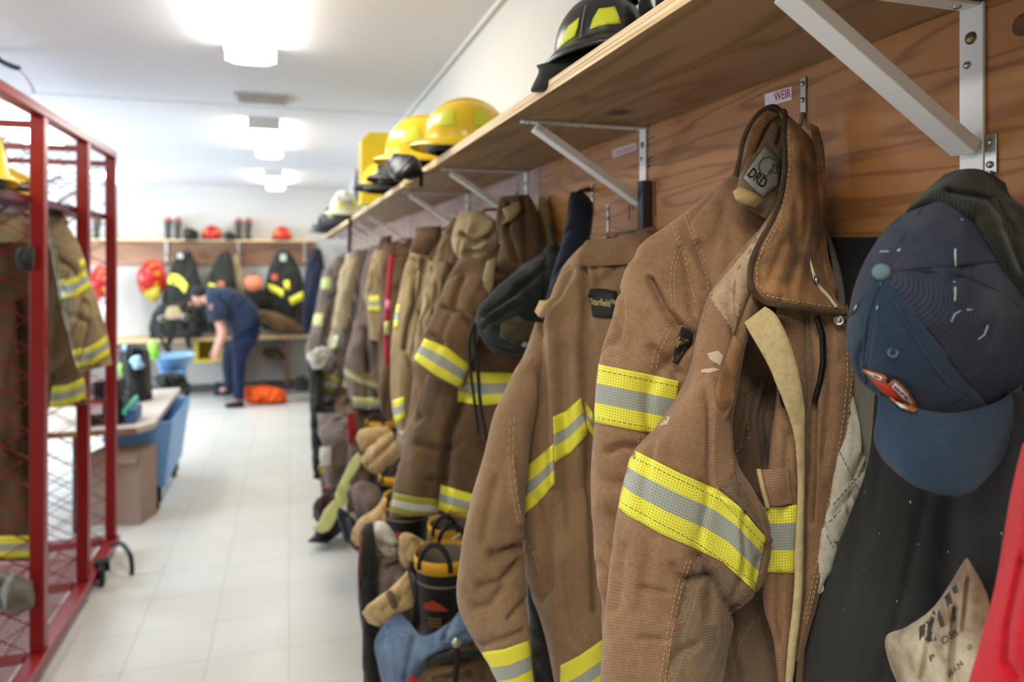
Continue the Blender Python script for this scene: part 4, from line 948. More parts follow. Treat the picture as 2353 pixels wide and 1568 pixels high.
coat('slim red and pink garment hanging between two brown coats', PX(905, 560, XP), [
    ('body', [(893, 585, 906, 583, 2.9, .02), (888, 650, 900, 650, 2.85, .03), (884, 720, 896, 720, 2.8, .03), (882, 780, 894, 780, 2.8, .03), (884, 840, 896, 842, 2.8, .02)], plain('vest_red', srgb(160, 26, 48), .8), dict(amp=.004))], [(0, [(883, 690), (897, 690)], [(882, 712), (896, 712)], (plain('pink_band', srgb(236, 120, 160), .6),)), (0, [(882, 740), (896, 738)], [(882, 770), (896, 770)], (T_lime,))], name='vest', cat='vest', group=None)
coat('grey brown turnout jacket with a two-band sleeve, just left of the red strip', PX(870, 560, XP), [
    ('body', [(850, 565, 892, 560, 3.6, .04), (835, 620, 892, 620, 3.5, .08), (822, 700, 890, 700, 3.45, .10), (805, 780, 888, 790, 3.4, .10), (792, 850, 890, 860, 3.4, .10), (800, 900, 888, 905, 3.4, .09), (812, 940, 880, 945, 3.4, .05)], C_grey, dict(nv=90, nu=60, amp=.02, fr=8, cr=[([(835, 760), (850, 850)], 8, .04)])),
    ('sleeve', [(862, 575, 890, 575, 3.35, .03), (848, 620, 882, 625, 3.3, .05), (838, 680, 885, 685, 3.28, .06), (846, 720, 888, 722, 3.28, .06), (850, 780, 886, 790, 3.28, .05)], C_khaki, dict(amp=.012)),
    ('collar', [(875, 545, 900, 540, 3.5, .03), (868, 580, 898, 585, 3.45, .05), (880, 640, 898, 640, 3.45, .03)], C_dark)],
    [(1, [(848, 681), (870, 679), (893, 681)], [(846, 714), (870, 716), (892, 714)], Y3), (0, [(790, 842), (830, 866), (890, 884)], [(790, 866), (830, 888), (888, 900)], D3), (0, [(810, 912), (845, 915), (878, 915)], [(815, 936), (845, 944), (876, 938)], (T_lime, T_sil2))])
coat('pale tan turnout jacket with a faded cream shoulder, fifth from the far end', PX(838, 570, XP), [
    ('body', [(812, 575, 850, 572, 4.6, .05), (795, 640, 850, 640, 4.5, .09), (782, 700, 838, 710, 4.45, .10), (770, 770, 815, 780, 4.4, .11), (750, 820, 800, 830, 4.4, .10), (737, 870, 790, 880, 4.4, .10), (740, 905, 780, 910, 4.4, .06)], C_grey, dict(nv=80, amp=.025)),
    ('sleeve', [(808, 590, 830, 585, 4.3, .04), (792, 640, 818, 640, 4.25, .05), (780, 690, 806, 695, 4.22, .05), (772, 750, 795, 755, 4.2, .05)], C_khaki, dict(amp=.01))],
    [(0, [(792, 705), (806, 700)], [(790, 733), (804, 730)], L3), (0, [(745, 770), (760, 768), (778, 772)], [(741, 798), (758, 802), (776, 800)], L3), (0, [(740, 870), (760, 860), (790, 880)], [(738, 896), (760, 905), (786, 905)], D3)])
coat('olive tan turnout jacket with small lime bands at mid height, between two larger brown jackets', PX(815, 575, XP), [
    ('body', [(798, 582, 815, 580, 5.4, .05), (780, 640, 812, 640, 5.3, .09), (768, 720, 800, 720, 5.2, .10), (755, 790, 785, 790, 5.2, .10), (745, 850, 775, 850, 5.2, .08)], C_khaki, dict(amp=.025))],
    [(0, [(786, 740), (800, 738)], [(778, 768), (790, 772)], L3)])
coat('brown turnout jacket closest to the far wall with lime bands on its sleeve', PX(790, 580, XP), [
    ('body', [(768, 592, 795, 585, 6.8, .06), (750, 640, 790, 640, 6.7, .11), (738, 700, 780, 700, 6.6, .12), (728, 760, 770, 760, 6.5, .12), (715, 790, 760, 800, 6.5, .09)], C_grey, dict(amp=.03)),
    ('sleeve', [(742, 620, 765, 618, 6.5, .05), (732, 680, 755, 680, 6.4, .07), (720, 740, 745, 742, 6.35, .07), (706, 790, 732, 800, 6.3, .06), (702, 812, 722, 818, 6.3, .04)], C_grey, dict(amp=.02))],
    [(1, [(738, 640), (764, 636)], [(737, 664), (758, 664)], (T_lime,)), (1, [(720, 722), (742, 720)], [(717, 748), (740, 750)], (T_lime,))])
# mask bag with cords
MBg = thing('mask_bag', 'black drawstring mask bag hanging over the dark brown jacket', 'bag', P(1285, 560, 1.75))
bg = loft('pouch', [(1268, 562, 1290, 565, 1.70, .02), (1235, 590, 1283, 600, 1.68, .04), (1190, 620, 1278, 650, 1.64, .06), (1140, 665, 1268, 700, 1.62, .07), (1100, 710, 1255, 740, 1.61, .075), (1092, 745, 1238, 775, 1.61, .07), (1110, 785, 1222, 800, 1.62, .06), (1140, 815, 1205, 826, 1.63, .03)], cloth('bag_nylon', srgb(46, 50, 44), srgb(28, 31, 28), .002, .1), MBg, 80, 60, .012, 7,
    [([(1100, 725), (1170, 680), (1250, 620)], 8, .012), ([(1110, 750), (1190, 700)], 7, .010), ([(1250, 600), (1250, 720)], 8, .01)], 14, .6)
bbg = bvh(bg)
patch('olive_panel', bbg, [(1150, 745), (1190, 725), (1205, 735), (1240, 745), (1225, 775), (1180, 790), (1148, 775)], cloth('camo_olive', srgb(96, 88, 58), srgb(40, 40, 30), .004, .2, None, 30), MBg, 14, .003)
cord('drawcord', [P(1092, 742, 1.60), P(1084, 760, 1.60), P(1078, 800, 1.605), P(1082, 860, 1.61), P(1090, 920, 1.62), P(1100, 1000, 1.63)], .0038, C_black, MBg)
cord('drawcord', [P(1094, 742, 1.60), P(1090, 780, 1.60), P(1098, 850, 1.60), P(1104, 930, 1.61), P(1118, 1010, 1.62), P(1128, 1060, 1.63)], .0045, C_black, MBg)
MB().lathe([(0, .004), (.006, .003), (.008, 0)], P(1205, 790, 1.57), CAM - P(1205, 790, 1.57), 14).build('snap', M_steel, MBg, True)
nv_ = loft('navy_cloth', [(1312, 440, 1345, 445, 1.52, .015), (1306, 460, 1362, 470, 1.51, .025), (1300, 510, 1360, 520, 1.50, .03), (1290, 560, 1350, 570, 1.48, .03), (1272, 620, 1320, 640, 1.46, .03), (1258, 670, 1300, 690, 1.45, .025), (1240, 730, 1270, 745, 1.44, .015)], C_navy, None, 70, 40, .005, 4)
tag(nv_, 'folded navy cloth hanging left of the second tan jacket', 'cloth')
MB().tube([P(1328, 446, 1.51), P(1336, 440, 1.6), PX(1350, 436, XP - .002)], .006, 8).build('hang_loop', C_navy, nv_, True)
MB().tube([P(1278, 566, 1.70), P(1270, 540, 1.85), PX(1262, 500, XP - .002)], .005, 8).build('hang_loop', C_black, MBg, True)
bp_ = MB().box((XP - .022, PX(1493, 480, XP).y - .012, H + .035), (XP - .001, PX(1493, 480, XP).y + .012, H + .155)).build('door_stay', plain('grey_rubber', srgb(70, 70, 74), .5), None, bevel=.003)
tag(bp_, 'dark grey plastic holder on the board right of the second bracket', 'holder'); bp_.name = 'plastic_holder'
# ------------------------------------------------------------------ bench under the coats
bn = thing('bench', 'plywood bench along the right wall under the hanging coats', 'bench', (.45, 4.5, 0))
MB().box((.27, .9, .425), (XW - .014, 8.95, .45)).build('seat', M_und, bn)
for i in range(5): MB().box((.30, 1.0 + i * 1.9, 0), (.36, 1.06 + i * 1.9, .424)).build('leg', M_und, bn)
# ------------------------------------------------------------------ boots
M_rub = plain('black_rubber', srgb(30, 29, 28), .5, bscale=40); M_rimy = plain('yellow_boot_rim', srgb(214, 158, 36), .55); M_blin = plain('boot_lining', srgb(134, 124, 104), .9)
M_logo = plain('orange_print', srgb(170, 66, 40), .7); M_gold2 = plain('dim_gold_print', srgb(140, 112, 50), .7)
def make_boot(label, loc, rz, sc=1.0, group='rubber fire boots', tilt=0, simple=False):
    r = thing('rubber_boot', label, 'boot', loc, group); r.rotation_euler = (0, tilt, rz); r.scale = (sc, sc, sc)
    n = 32; prof = [(.0, -.02, .052, .105), (.012, -.02, .055, .11), (.05, -.01, .052, .10), (.09, .03, .046, .066), (.13, .045, .05, .056), (.2, .045, .058, .062), (.30, .045, .068, .070), (.355, .045, .072, .074)]
    vs = []
    for z, cy, rx, ry in catmull(prof, 40):
        vs += [(rx * math.cos(2 * math.pi * k / n), cy - ry * math.sin(2 * math.pi * k / n), z) for k in range(n)]
    fs = [(i * n + k, i * n + (k + 1) % n, (i + 1) * n + (k + 1) % n, (i + 1) * n + k)[::-1] for i in range(39) for k in range(n)] + [tuple(range(n))]
    mesh('shaft', vs, fs, M_rub, r, True, local=True)
    MB().lathe([(.0, .22), (.062, .24), (.068, .3), (.0715, .354), (.0735, .358)], (0, .045, 0), (0, 0, 1), n, sx=1, sy=1.03).build('lining', M_blin, r, True, True)
    MB().lathe([(.0712, .330), (.0738, .330), (.0752, .352), (.0748, .362), (.071, .362), (.0695, .352)], (0, .045, 0), (0, 0, 1), n, sx=1, sy=1.03).build('rim', M_rimy, r, True, True)
    for s in (-1, 1):
        MB().tube([(.040 * math.cos(a), .045 + s * .066, .340 + .062 * math.sin(a)) for a in [i * math.pi / 14 for i in range(15)]], .0065, 8).build('pull_handle', M_rub, r, True, True)
    m = MB()
    m.tube([(.0, -.2, 0)], .001, 3) if 0 else None
    m.box((-.056, -.135, -.012), (.056, .075, .0)); m.build('sole', M_rub, r, False, True)
    if not simple:
        y = -.0275
        def onb(u, v, o=.0012):   # on the front of the shaft
            a = u / .068; rx = .060 + (v - .2) * .1; return (math.sin(a) * (rx + o), .045 - math.cos(a) * (rx + .004 + o), v)
        pk = MB(); xs = [-.034, -.03, -.022, -.018, -.01, -.004, .002, .01, .016, .024, .034]; hs = [.004, .012, .016, .02, .021, .028, .024, .021, .018, .01, .003]
        vs = [onb(x, .245) for x in xs] + [onb(x, .245 + h) for x, h in zip(xs, hs)]
        pk.add(vs, [(i, i + 1, i + 12, i + 11) for i in range(10)]); pk.build('boot_logo', M_logo, r, False, True)
        pk = MB()
        for q in range(3):
            z = .222 - q * .009
            for b in range(5): pk.add([onb(-.018 + b * .0075, z), onb(-.013 + b * .0075, z), onb(-.013 + b * .0075, z + .0055), onb(-.018 + b * .0075, z + .0055)], [(0, 1, 2, 3)])
        pk.build('boot_print', M_gold2, r, False, True)
        pk = MB().add([onb(-.011, .165), onb(.011, .165), onb(0, .188)], [(0, 1, 2)]); pk.build('boot_triangle', M_gold, r, False, True)
    return r
def at_bench(px, s): p = P(px, 600, s); return p
for px, py, s, rz, l in ((1006, 1290, 1.74, -.25, 'black rubber boot with yellow rim and orange mountain mark, standing in the denim'), (1030, 1218, 2.08, -.25, 'black rubber boot with yellow rim just behind the boot in the denim'),
                         (925, 1152, 2.2, -.2, 'black rubber boot half under the dark brown jacket hem'), (905, 1098, 2.75, -.2, 'black rubber boot rim peeking out left of the dark brown jacket'),
                         (868, 972, 3.3, -.3, 'black rubber boot with orange yellow rim above the pair of buff gloves'), (756, 1076, 4.0, -.2, 'black rubber boot with a dull orange rim near the far end of the bench')):
    p = P(px, py, s); make_boot(l, (p.x, p.y, p.z - .355), -TH + rz, 1.0)
# ------------------------------------------------------------------ gear heaped on the bench
def soft(name, label, cat, secs, mat, amp=.008, seed=1, fr=14, vert=.8, nv=60, nu=40, group=None, cr=None):
    o = loft(name, secs, mat, None, nv, nu, amp, seed, cr, fr, vert, .4 if 'strap' in name else .85); return tag(o, label, cat, group)
G = 'gloves and gear on the bench'
soft('work_glove', 'buff leather glove with a strap, lying left of the nearest boot', 'glove', [(832, 1410, 846, 1432, 1.70, .01), (842, 1395, 878, 1440, 1.68, .02), (870, 1370, 912, 1412, 1.66, .028), (905, 1345, 945, 1398, 1.66, .03), (935, 1312, 952, 1385, 1.68, .02)], C_buff, .006, 3, cr=[([(880, 1400), (950, 1352)], 5, .01)], group=G)
gs = thing('glove_strap', 'small grey buckle strap across the nearest buff glove', 'strap', P(905, 1385, 1.62), None)
cord('webbing', [P(893, 1362, 1.625), P(900, 1376, 1.615), P(906, 1394, 1.63)], .008, C_dark2, gs)
soft('work_glove', 'buff leather glove folded over behind the nearest boot rim', 'glove', [(918, 1290, 930, 1310, 1.95, .015), (916, 1245, 950, 1290, 1.93, .03), (928, 1225, 985, 1262, 1.93, .035), (955, 1232, 998, 1258, 1.94, .03), (985, 1262, 998, 1270, 1.95, .01)], C_buff, .008, 5, group=G)
soft('work_glove', 'buff leather glove thumb tucked under the black boot handle', 'glove', [(1012, 1262, 1022, 1272, 1.98, .01), (1030, 1245, 1048, 1262, 1.97, .02), (1052, 1226, 1068, 1250, 1.98, .02), (1066, 1224, 1072, 1236, 1.98, .01)], C_buff, .005, 7, group=G)
soft('work_glove', 'upper of two buff gloves folded into loops below the yellow boot rim', 'glove', [(818, 1010, 832, 1040, 2.95, .02), (826, 990, 850, 1028, 2.93, .04), (860, 982, 885, 1015, 2.92, .04), (890, 980, 905, 1000, 2.93, .02)], C_buff, .008, 9, group=G)
soft('work_glove', 'lower of two buff gloves folded into loops below the yellow boot rim', 'glove', [(828, 1060, 842, 1080, 2.85, .02), (840, 1035, 870, 1090, 2.82, .05), (870, 1010, 905, 1065, 2.8, .05), (900, 990, 918, 1030, 2.82, .03)], C_buff, .010, 11, cr=[([(845, 1070), (905, 1010)], 5, .02)], group=G)
soft('work_glove', 'buff glove pointing down left beside the white cloth bundle', 'glove', [(806, 1240, 818, 1258, 2.3, .015), (812, 1215, 846, 1250, 2.28, .03), (832, 1188, 872, 1232, 2.26, .04), (860, 1172, 895, 1205, 2.26, .03), (885, 1140, 902, 1180, 2.28, .02)], C_buff, .008, 13, group=G)
soft('suspender_strap', 'pale lime suspender strap running down the heap at mid bench', 'strap', [(822, 1040, 832, 1050, 3.1, .01), (806, 1060, 824, 1076, 3.08, .012), (786, 1100, 800, 1112, 3.06, .012), (768, 1140, 780, 1150, 3.05, .012)], T_lime, .003, 4)
soft('suspender_strap', 'wide lime suspender strap falling towards the floor at the bench edge', 'strap', [(778, 1140, 794, 1152, 3.0, .012), (748, 1170, 774, 1192, 2.98, .015), (732, 1200, 758, 1218, 2.96, .015), (716, 1215, 738, 1226, 2.95, .012)], T_lime, .003, 6)
soft('suspender_strap', 'short lime strap loop right of the wide lime strap', 'strap', [(784, 1150, 802, 1160, 3.0, .012), (776, 1120, 798, 1138, 2.98, .015), (792, 1105, 806, 1116, 2.98, .01)], T_lime, .003, 8)
soft('folded_trousers', 'grey brown turnout trousers rolled up under the buff glove loops', 'trousers', [(800, 1130, 820, 1190, 2.8, .05), (815, 1115, 860, 1215, 2.75, .1), (840, 1110, 885, 1210, 2.75, .1), (870, 1120, 895, 1190, 2.78, .05)], C_grey, .03, 15, 10, group='folded turnout trousers')
soft('folded_trousers', 'brown turnout trousers bunched beside the lime straps', 'trousers', [(775, 1190, 790, 1240, 2.85, .05), (780, 1170, 825, 1270, 2.8, .1), (800, 1180, 850, 1290, 2.75, .1), (825, 1200, 850, 1270, 2.75, .06)], C_navy, .03, 17, 10, group='folded turnout trousers')
soft('folded_trousers', 'pinkish brown turnout trousers under the white patch, far along the bench', 'trousers', [(730, 950, 820, 950, 4.0, .08), (735, 990, 830, 990, 3.9, .14), (745, 1030, 825, 1040, 3.85, .14), (745, 1080, 815, 1090, 3.8, .14), (750, 1120, 805, 1130, 3.8, .1)], C_grey, .04, 19, 8, group='folded turnout trousers')
soft('folded_trousers', 'dark trousers with a red seam behind the buff glove loops', 'trousers', [(800, 930, 880, 935, 3.5, .08), (800, 990, 885, 990, 3.45, .12), (800, 1060, 870, 1060, 3.4, .12), (798, 1130, 860, 1120, 3.35, .12), (800, 1180, 850, 1180, 3.3, .08)], C_dark, .03, 21, 8, group='folded turnout trousers')
soft('red_strap', 'deep red strap hanging on the dark trousers at mid bench', 'strap', [(799, 950, 815, 950, 3.28, .015), (798, 985, 816, 985, 3.27, .015), (800, 1020, 812, 1022, 3.27, .012)], plain('deep_red', srgb(140, 20, 24), .8), .003, 4)
soft('black_coat_tail', 'black coat tail hanging past the bench edge toward the floor, near the white floor', 'coat', [(708, 820, 735, 820, 4.4, .05), (712, 900, 745, 900, 4.3, .07), (715, 980, 748, 980, 4.2, .07), (718, 1050, 742, 1050, 4.15, .06), (722, 1100, 735, 1104, 4.1, .04)], C_black, .02, 23)
soft('white_towel', 'white towel with lime edge poking from the heap near the far end', 'towel', [(704, 822, 720, 850, 4.3, .03), (708, 812, 738, 846, 4.25, .04), (724, 802, 752, 830, 4.25, .04), (744, 796, 760, 808, 4.27, .02)], C_quilt, .02, 25)
soft('white_cloth', 'small white cloth stuck in the gear above the dull orange boot rim', 'cloth', [(735, 1028, 762, 1026, 3.70, .02), (734, 1050, 762, 1050, 3.69, .025), (738, 1072, 760, 1070, 3.69, .015)], C_quilt, .004, 27)
soft('hose_roll', 'dark maroon bundle at the lowest left of the bench heap', 'bundle', [(720, 1190, 740, 1215, 3.3, .04), (722, 1160, 770, 1200, 3.25, .08), (745, 1135, 785, 1170, 3.25, .08), (765, 1125, 785, 1150, 3.25, .04)], cloth('maroon_cloth', srgb(84, 52, 54), srgb(60, 38, 40), .003, .1), .02, 29)
soft('white_cloth', 'white and grey cloth bundle tucked in the trousers left of the nearest glove', 'cloth', [(846, 1250, 862, 1290, 2.05, .03), (850, 1215, 890, 1292, 2.02, .06), (880, 1200, 925, 1285, 2.02, .06), (905, 1225, 930, 1270, 2.03, .03)], C_quilt, .02, 31, 16, cr=[([(870, 1250), (900, 1262), (920, 1262)], 6, .03)])
soft('turnout_trousers', 'pinkish brown trousers below the white cloth bundle', 'trousers', [(848, 1280, 935, 1275, 2.05, .08), (848, 1330, 950, 1330, 2.0, .1), (852, 1380, 950, 1380, 1.98, .1), (856, 1430, 945, 1440, 1.97, .09)], C_grey, .02, 33, 10)
soft('black_trousers', 'black hanging trouser leg with a red edge at the bench front', 'trousers', [(838, 1205, 858, 1200, 2.0, .02), (828, 1232, 862, 1228, 1.98, .04), (822, 1300, 866, 1300, 1.95, .05), (824, 1380, 870, 1380, 1.92, .05), (832, 1470, 872, 1470, 1.90, .05), (836, 1620, 880, 1620, 1.88, .05)], C_black, .006, 35)
soft('red_piping', 'thin red edge strip along the black trouser leg', 'trim', [(830, 1230, 836, 1230, 1.93, .006), (823, 1290, 828, 1290, 1.90, .006), (822, 1350, 826, 1350, 1.89, .005)], plain('dull_red', srgb(140, 62, 54), .8), .001, 5)
soft('gold_snap', 'small snap button', 'snap', [(846, 1316, 852, 1310, 1.88, .004), (845, 1320, 853, 1314, 1.88, .005)], M_brass, 0, 5) if 0 else None
soft('folded_trousers', 'dark trousers with pale bands heaped below the farthest brown jacket', 'trousers', [(712, 860, 760, 850, 5.2, .06), (712, 900, 790, 895, 5.0, .14), (716, 945, 800, 945, 4.9, .15), (722, 985, 800, 985, 4.8, .1)], C_black, .03, 41, 9, group='folded turnout trousers')
soft('folded_trousers', 'brown trousers heaped under the grey brown jacket with two sleeve bands', 'trousers', [(775, 890, 815, 890, 4.4, .06), (770, 930, 850, 925, 4.3, .12), (775, 970, 850, 965, 4.2, .12), (780, 1000, 840, 1000, 4.2, .08)], C_dark, .03, 43, 9, group='folded turnout trousers')
soft('helmet_liner', 'small white helmet liner on the heap below the farthest brown jacket', 'liner', [(715, 925, 730, 935, 4.55, .03), (712, 912, 745, 925, 4.5, .05), (725, 905, 748, 915, 4.52, .03)], C_quilt, .01, 3)
# denim and trousers around the near boot
dn = thing('bunker_trousers', 'brown turnout trousers with blue denim lining rolled around the nearest boot', 'trousers', P(980, 1560, 1.7))
pad('denim_lining', [
    [(914, 1404, 1.66), (940, 1430, 1.62), (975, 1462, 1.60), (1030, 1432, 1.60), (1066, 1392, 1.63)],
    [(880, 1440, 1.64), (925, 1460, 1.60), (975, 1482, 1.58), (1035, 1462, 1.58), (1085, 1436, 1.61)],
    [(860, 1480, 1.63), (910, 1500, 1.59), (965, 1510, 1.57), (1020, 1490, 1.57), (1090, 1472, 1.60)],
    [(868, 1530, 1.63), (905, 1535, 1.59), (940, 1540, 1.58), (975, 1522, 1.58), (1012, 1496, 1.60)],
    [(882, 1590, 1.63), (905, 1595, 1.60), (925, 1592, 1.59), (945, 1572, 1.60), (965, 1548, 1.61)]], C_denim, dn, .03, 60, 60, .008, 3, [([(950, 1470), (930, 1560)], 8, .008), ([(1040, 1420), (1020, 1470)], 7, .01)], 16, .5)
pad('trouser_leg', [[(960, 1530, 1.62), (1010, 1494, 1.60), (1060, 1478, 1.60), (1120, 1470, 1.64)], [(940, 1570, 1.61), (1010, 1560, 1.58), (1070, 1550, 1.58), (1150, 1540, 1.62)], [(935, 1640, 1.61), (1010, 1640, 1.57), (1080, 1640, 1.57), (1170, 1640, 1.60)]], C_dark2, dn, .08, 50, 50, .014, 5, [([(985, 1512), (1040, 1520), (1110, 1500)], 7, .02), ([(1000, 1560), (1080, 1548)], 8, .015)], 14, 1.2)
cord('belt', [P(985, 1524, 1.575), P(1020, 1512, 1.56), (P(1060, 1504, 1.56)), P(1110, 1500, 1.6)], .009, C_black, dn)
cord('hook_strap', [P(1046, 1480, 1.56), P(1050, 1510, 1.55), P(1048, 1540, 1.55), P(1046, 1568, 1.55)], .006, M_blk, dn)
MB().lathe([(0, .006), (.006, .005), (.010, 0)], P(1049, 1478, 1.555), CAM - P(1049, 1478, 1.555), 16).build('snap', M_steel, dn, True)
soft('red_cloth', 'small red cloth corner below the blue denim', 'cloth', [(935, 1560, 945, 1570, 1.56, .01), (945, 1552, 965, 1580, 1.56, .015), (955, 1560, 985, 1590, 1.56, .01)], C_red, .003, 3)
dk = soft('black_overtrousers', 'black trousers seen in the gap under the second tan jacket', 'trousers', [(1200, 1180, 1300, 1180, 1.38, .02), (1205, 1300, 1300, 1300, 1.37, .03), (1215, 1400, 1300, 1400, 1.36, .03), (1215, 1480, 1310, 1480, 1.36, .04), (1215, 1640, 1320, 1640, 1.36, .04)], C_black, .006, 35)

# ------------------------------------------------------------------ helmets and things on the right shelf
ZT = ZS + .0195
M_hy = plain('yellow_helmet_shell', srgb(236, 196, 30), .22, var=.04, spec=.6); M_hk = plain('black_helmet_shell', srgb(40, 40, 38), .32, spec=.5)
M_lime = plain('lime_sticker', srgb(212, 216, 52), .45); M_hred = plain('red_helmet_shell', srgb(190, 30, 26), .25, spec=.5); M_vis = plain('smoked_visor', srgb(66, 60, 50), .15, spec=.7)
M_hwht = plain('white_helmet_shell', srgb(222, 214, 176), .3)
def make_helmet(label, loc, rz, shell, group='fire helmets on the right shelf', rx=.108, ry=.13, h=.125, base=.04, goggles=True, edge=None, tilt=(0, 0), cat='helmet', stick=M_lime):
    r = thing('fire_helmet', label, cat, loc, group); r.rotation_euler = (tilt[0], tilt[1], rz)
    n = 40; vs = []; rows = 16
    for i in range(rows + 1):
        a = i / rows * math.pi / 2; zz = base + h * math.sin(a); q = math.cos(a) ** .85
        for k in range(n):
            t = 2 * math.pi * k / n; ridge = 1 + .03 * math.cos(t * 4) * q * (1 - q)
            vs.append((rx * q * math.cos(t) * ridge, ry * q * math.sin(t) * ridge, zz))
    fs = [(i * n + k, i * n + (k + 1) % n, (i + 1) * n + (k + 1) % n, (i + 1) * n + k) for i in range(rows) for k in range(n)]
    mesh('shell', vs, fs, shell, r, True, local=True)
    m = MB(); prof = lambda t: .022 + .028 * max(0, -math.sin(t)) ** 2 + .018 * max(0, math.sin(t)) ** 3
    vs = []
    for f, dz in ((-.02, 0), (.35, .001), (.8, -.006), (1, -.012), (1, -.016), (.5, -.006), (-.06, -.004)):
        for k in range(n):
            t = 2 * math.pi * k / n; e = prof(t) * f
            vs.append(((rx + e) * math.cos(t), (ry + e) * math.sin(t), base + dz - .012 * f * abs(math.cos(t))))
    m.add(vs, [(i * n + k, (i + 1) * n + k, (i + 1) * n + (k + 1) % n, i * n + (k + 1) % n) for i in range(6) for k in range(n)]); m.build('brim', edge or shell, r, True, True)
    m = MB(); m.tube([(0, ry * .98 * math.cos(a), base + h * math.sin(a) * 1.02 + .002) for a in [i * math.pi / 16 for i in range(1, 16)]], .007, 8); m.build('comb', shell, r, True, True)
    MB().lathe([(rx * .93, base - .002), (rx * .93, base - .03), (rx * .86, base - .034), (rx * .86, base)], (0, 0, 0), (0, 0, 1), n, sx=1, sy=ry / rx).build('head_band', M_blk, r, True, True)
    m = MB()
    for sgn in (-1, 1): m.tube([(sgn * rx * .9, .02, base), (sgn * rx * .9, 0, base - .03), (sgn * rx * .7, -.03, .006)], .006, 6)
    m.build('chin_strap', C_black, r, True, True)
    if stick:
        for t0 in (-.5, .35, 1.2, 2.6, 3.5, 4.3):
            m = MB(); vs = []
            for i in range(6):
                a = .25 + i * .09; zz = base + h * math.sin(a); q = math.cos(a) ** .85
                w = .24 - i * .02
                for k in range(7):
                    t = t0 + w * (k / 6 - .5) * 2; vs.append((rx * q * math.cos(t) * 1.018, ry * q * math.sin(t) * 1.018, zz + .001))
            m.add(vs, [(i * 7 + k, i * 7 + k + 1, (i + 1) * 7 + k + 1, (i + 1) * 7 + k) for i in range(5) for k in range(6)]); m.build('reflective_sticker', stick, r, True, True)
    if goggles:
        m = MB(); m.tube([((rx + .02) * math.cos(t), (ry + .025) * math.sin(t), base + .022 + .01 * math.sin(t)) for t in [math.pi + i * math.pi / 20 for i in range(21)]], [.008 + .014 * math.sin(i * math.pi / 20) for i in range(21)], 10); m.build('goggles', M_vis, r, True, True)
    return r
# nearest helmet (black) is fitted more exactly
h1 = thing('fire_helmet', 'black fire helmet with lime yellow panels on the shelf near the camera', 'helmet', P(1378, 200, 1.2), 'fire helmets on the right shelf')
c1 = P(1376, 104, 1.2); ex = RGT; ey = FWD
def dome(rx, ry, rz, c, tiltx=0, n=48, rows=24, lo=-.25):
    vs = []
    for i in range(rows + 1):
        a = lo + (math.pi / 2 - lo) * i / rows
        for k in range(n):
            t = 2 * math.pi * k / n; g = 1 + .012 * abs(math.sin(t * 4)) * math.cos(a)
            v = ex * (rx * math.cos(a) * math.cos(t) * g) + ey * (ry * math.cos(a) * math.sin(t) * g) + UPV * (rz * math.sin(a))
            v = v + UPV * (v.dot(ex) * tiltx); vs.append(c + v)
    return vs, [(i * n + k, i * n + (k + 1) % n, (i + 1) * n + (k + 1) % n, (i + 1) * n + k) for i in range(rows) for k in range(n)]
vs, fs = dome(.074, .105, .080, c1, .12)
sh = mesh('shell', vs, fs, M_hk, h1, True); b_sh = bvh(sh)
vs = []; fs = []
n = 48
for f, dz in ((.9, .004), (1.1, .004), (1.2, -.004), (1.28, -.010), (1.30, -.018), (1.24, -.018), (1.1, -.012), (.9, -.008)):
    for k in range(n):
        t = 2 * math.pi * k / n
        v = ex * (.074 * f * math.cos(t)) + ey * (.105 * f * math.sin(t)) + UPV * (dz - .018); vs.append(c1 + v + UPV * (v.dot(ex) * .12))
fs = [(i * n + k, (i + 1) * n + k, (i + 1) * n + (k + 1) % n, i * n + (k + 1) % n) for i in range(7) for k in range(n)]
mesh('brim', vs, fs, M_hk, h1, True)
loft('neck_flap', [(1232, 150, 1400, 105, 1.17, .03), (1238, 165, 1420, 140, 1.17, .05), (1228, 188, 1430, 180, 1.18, .06), (1220, 205, 1430, 205, 1.18, .05), (1222, 212, 1430, 215, 1.18, .03)], C_black, h1, 40, 40, .004, 4)
for pts in ([(1284, 111), (1293, 82), (1306, 60), (1331, 40), (1327, 62), (1321, 84), (1300, 98)], [(1355, 68), (1363, 42), (1376, 20), (1413, 15), (1421, 35), (1427, 54), (1392, 57)]):
    patch('reflective_panel', b_sh, pts, M_lime, h1, 7, .0016, .0008, 1.15)
cord('ridge_seam', [hit(b_sh, x, y, .0015, 1.15) for x, y in ((1346, 12), (1340, 40), (1336, 70), (1334, 96))], .0013, plain('worn_edge', srgb(120, 120, 112), .5), h1)
m = MB().lathe([(0, .006), (.03, .004), (.034, -.004)], P(1420, 2, 1.17), UPV, 20); m.build('crown_cap', M_hk, h1, True)
m = MB().tube([P(1462, 18, 1.14), P(1466, 30, 1.14), P(1471, 36, 1.14), P(1467, 48, 1.14)], .0016, 6); tag(m.build('wire_clip', M_steel, None, True), 'small shiny wire clip dangling beside the black helmet', 'clip')
gk = loft('dark_glove', [(1474, -30, 1490, -30, 1.13, .01), (1472, 0, 1492, 0, 1.12, .014), (1470, 20, 1500, 20, 1.115, .018), (1474, 60, 1500, 55, 1.115, .018), (1470, 120, 1504, 120, 1.115, .02), (1472, 180, 1502, 180, 1.115, .018)], C_fleece, None, 40, 30, .006, 5, None, 40)
tag(gk, 'black knitted glove on the shelf right of the black helmet', 'glove')
gk = loft('dark_strap', [(1508, -40, 1526, -40, 1.10, .01), (1506, 0, 1528, 0, 1.09, .01), (1506, 60, 1526, 60, 1.09, .01), (1504, 169, 1528, 169, 1.09, .01)], C_black, None, 20, 20, .001, 5)
tag(gk, 'dark strap end standing on the shelf edge near the top of the photo', 'strap')
def onshelf(px, s): p = P(px, 598, s); return (p.x, p.y, ZT)
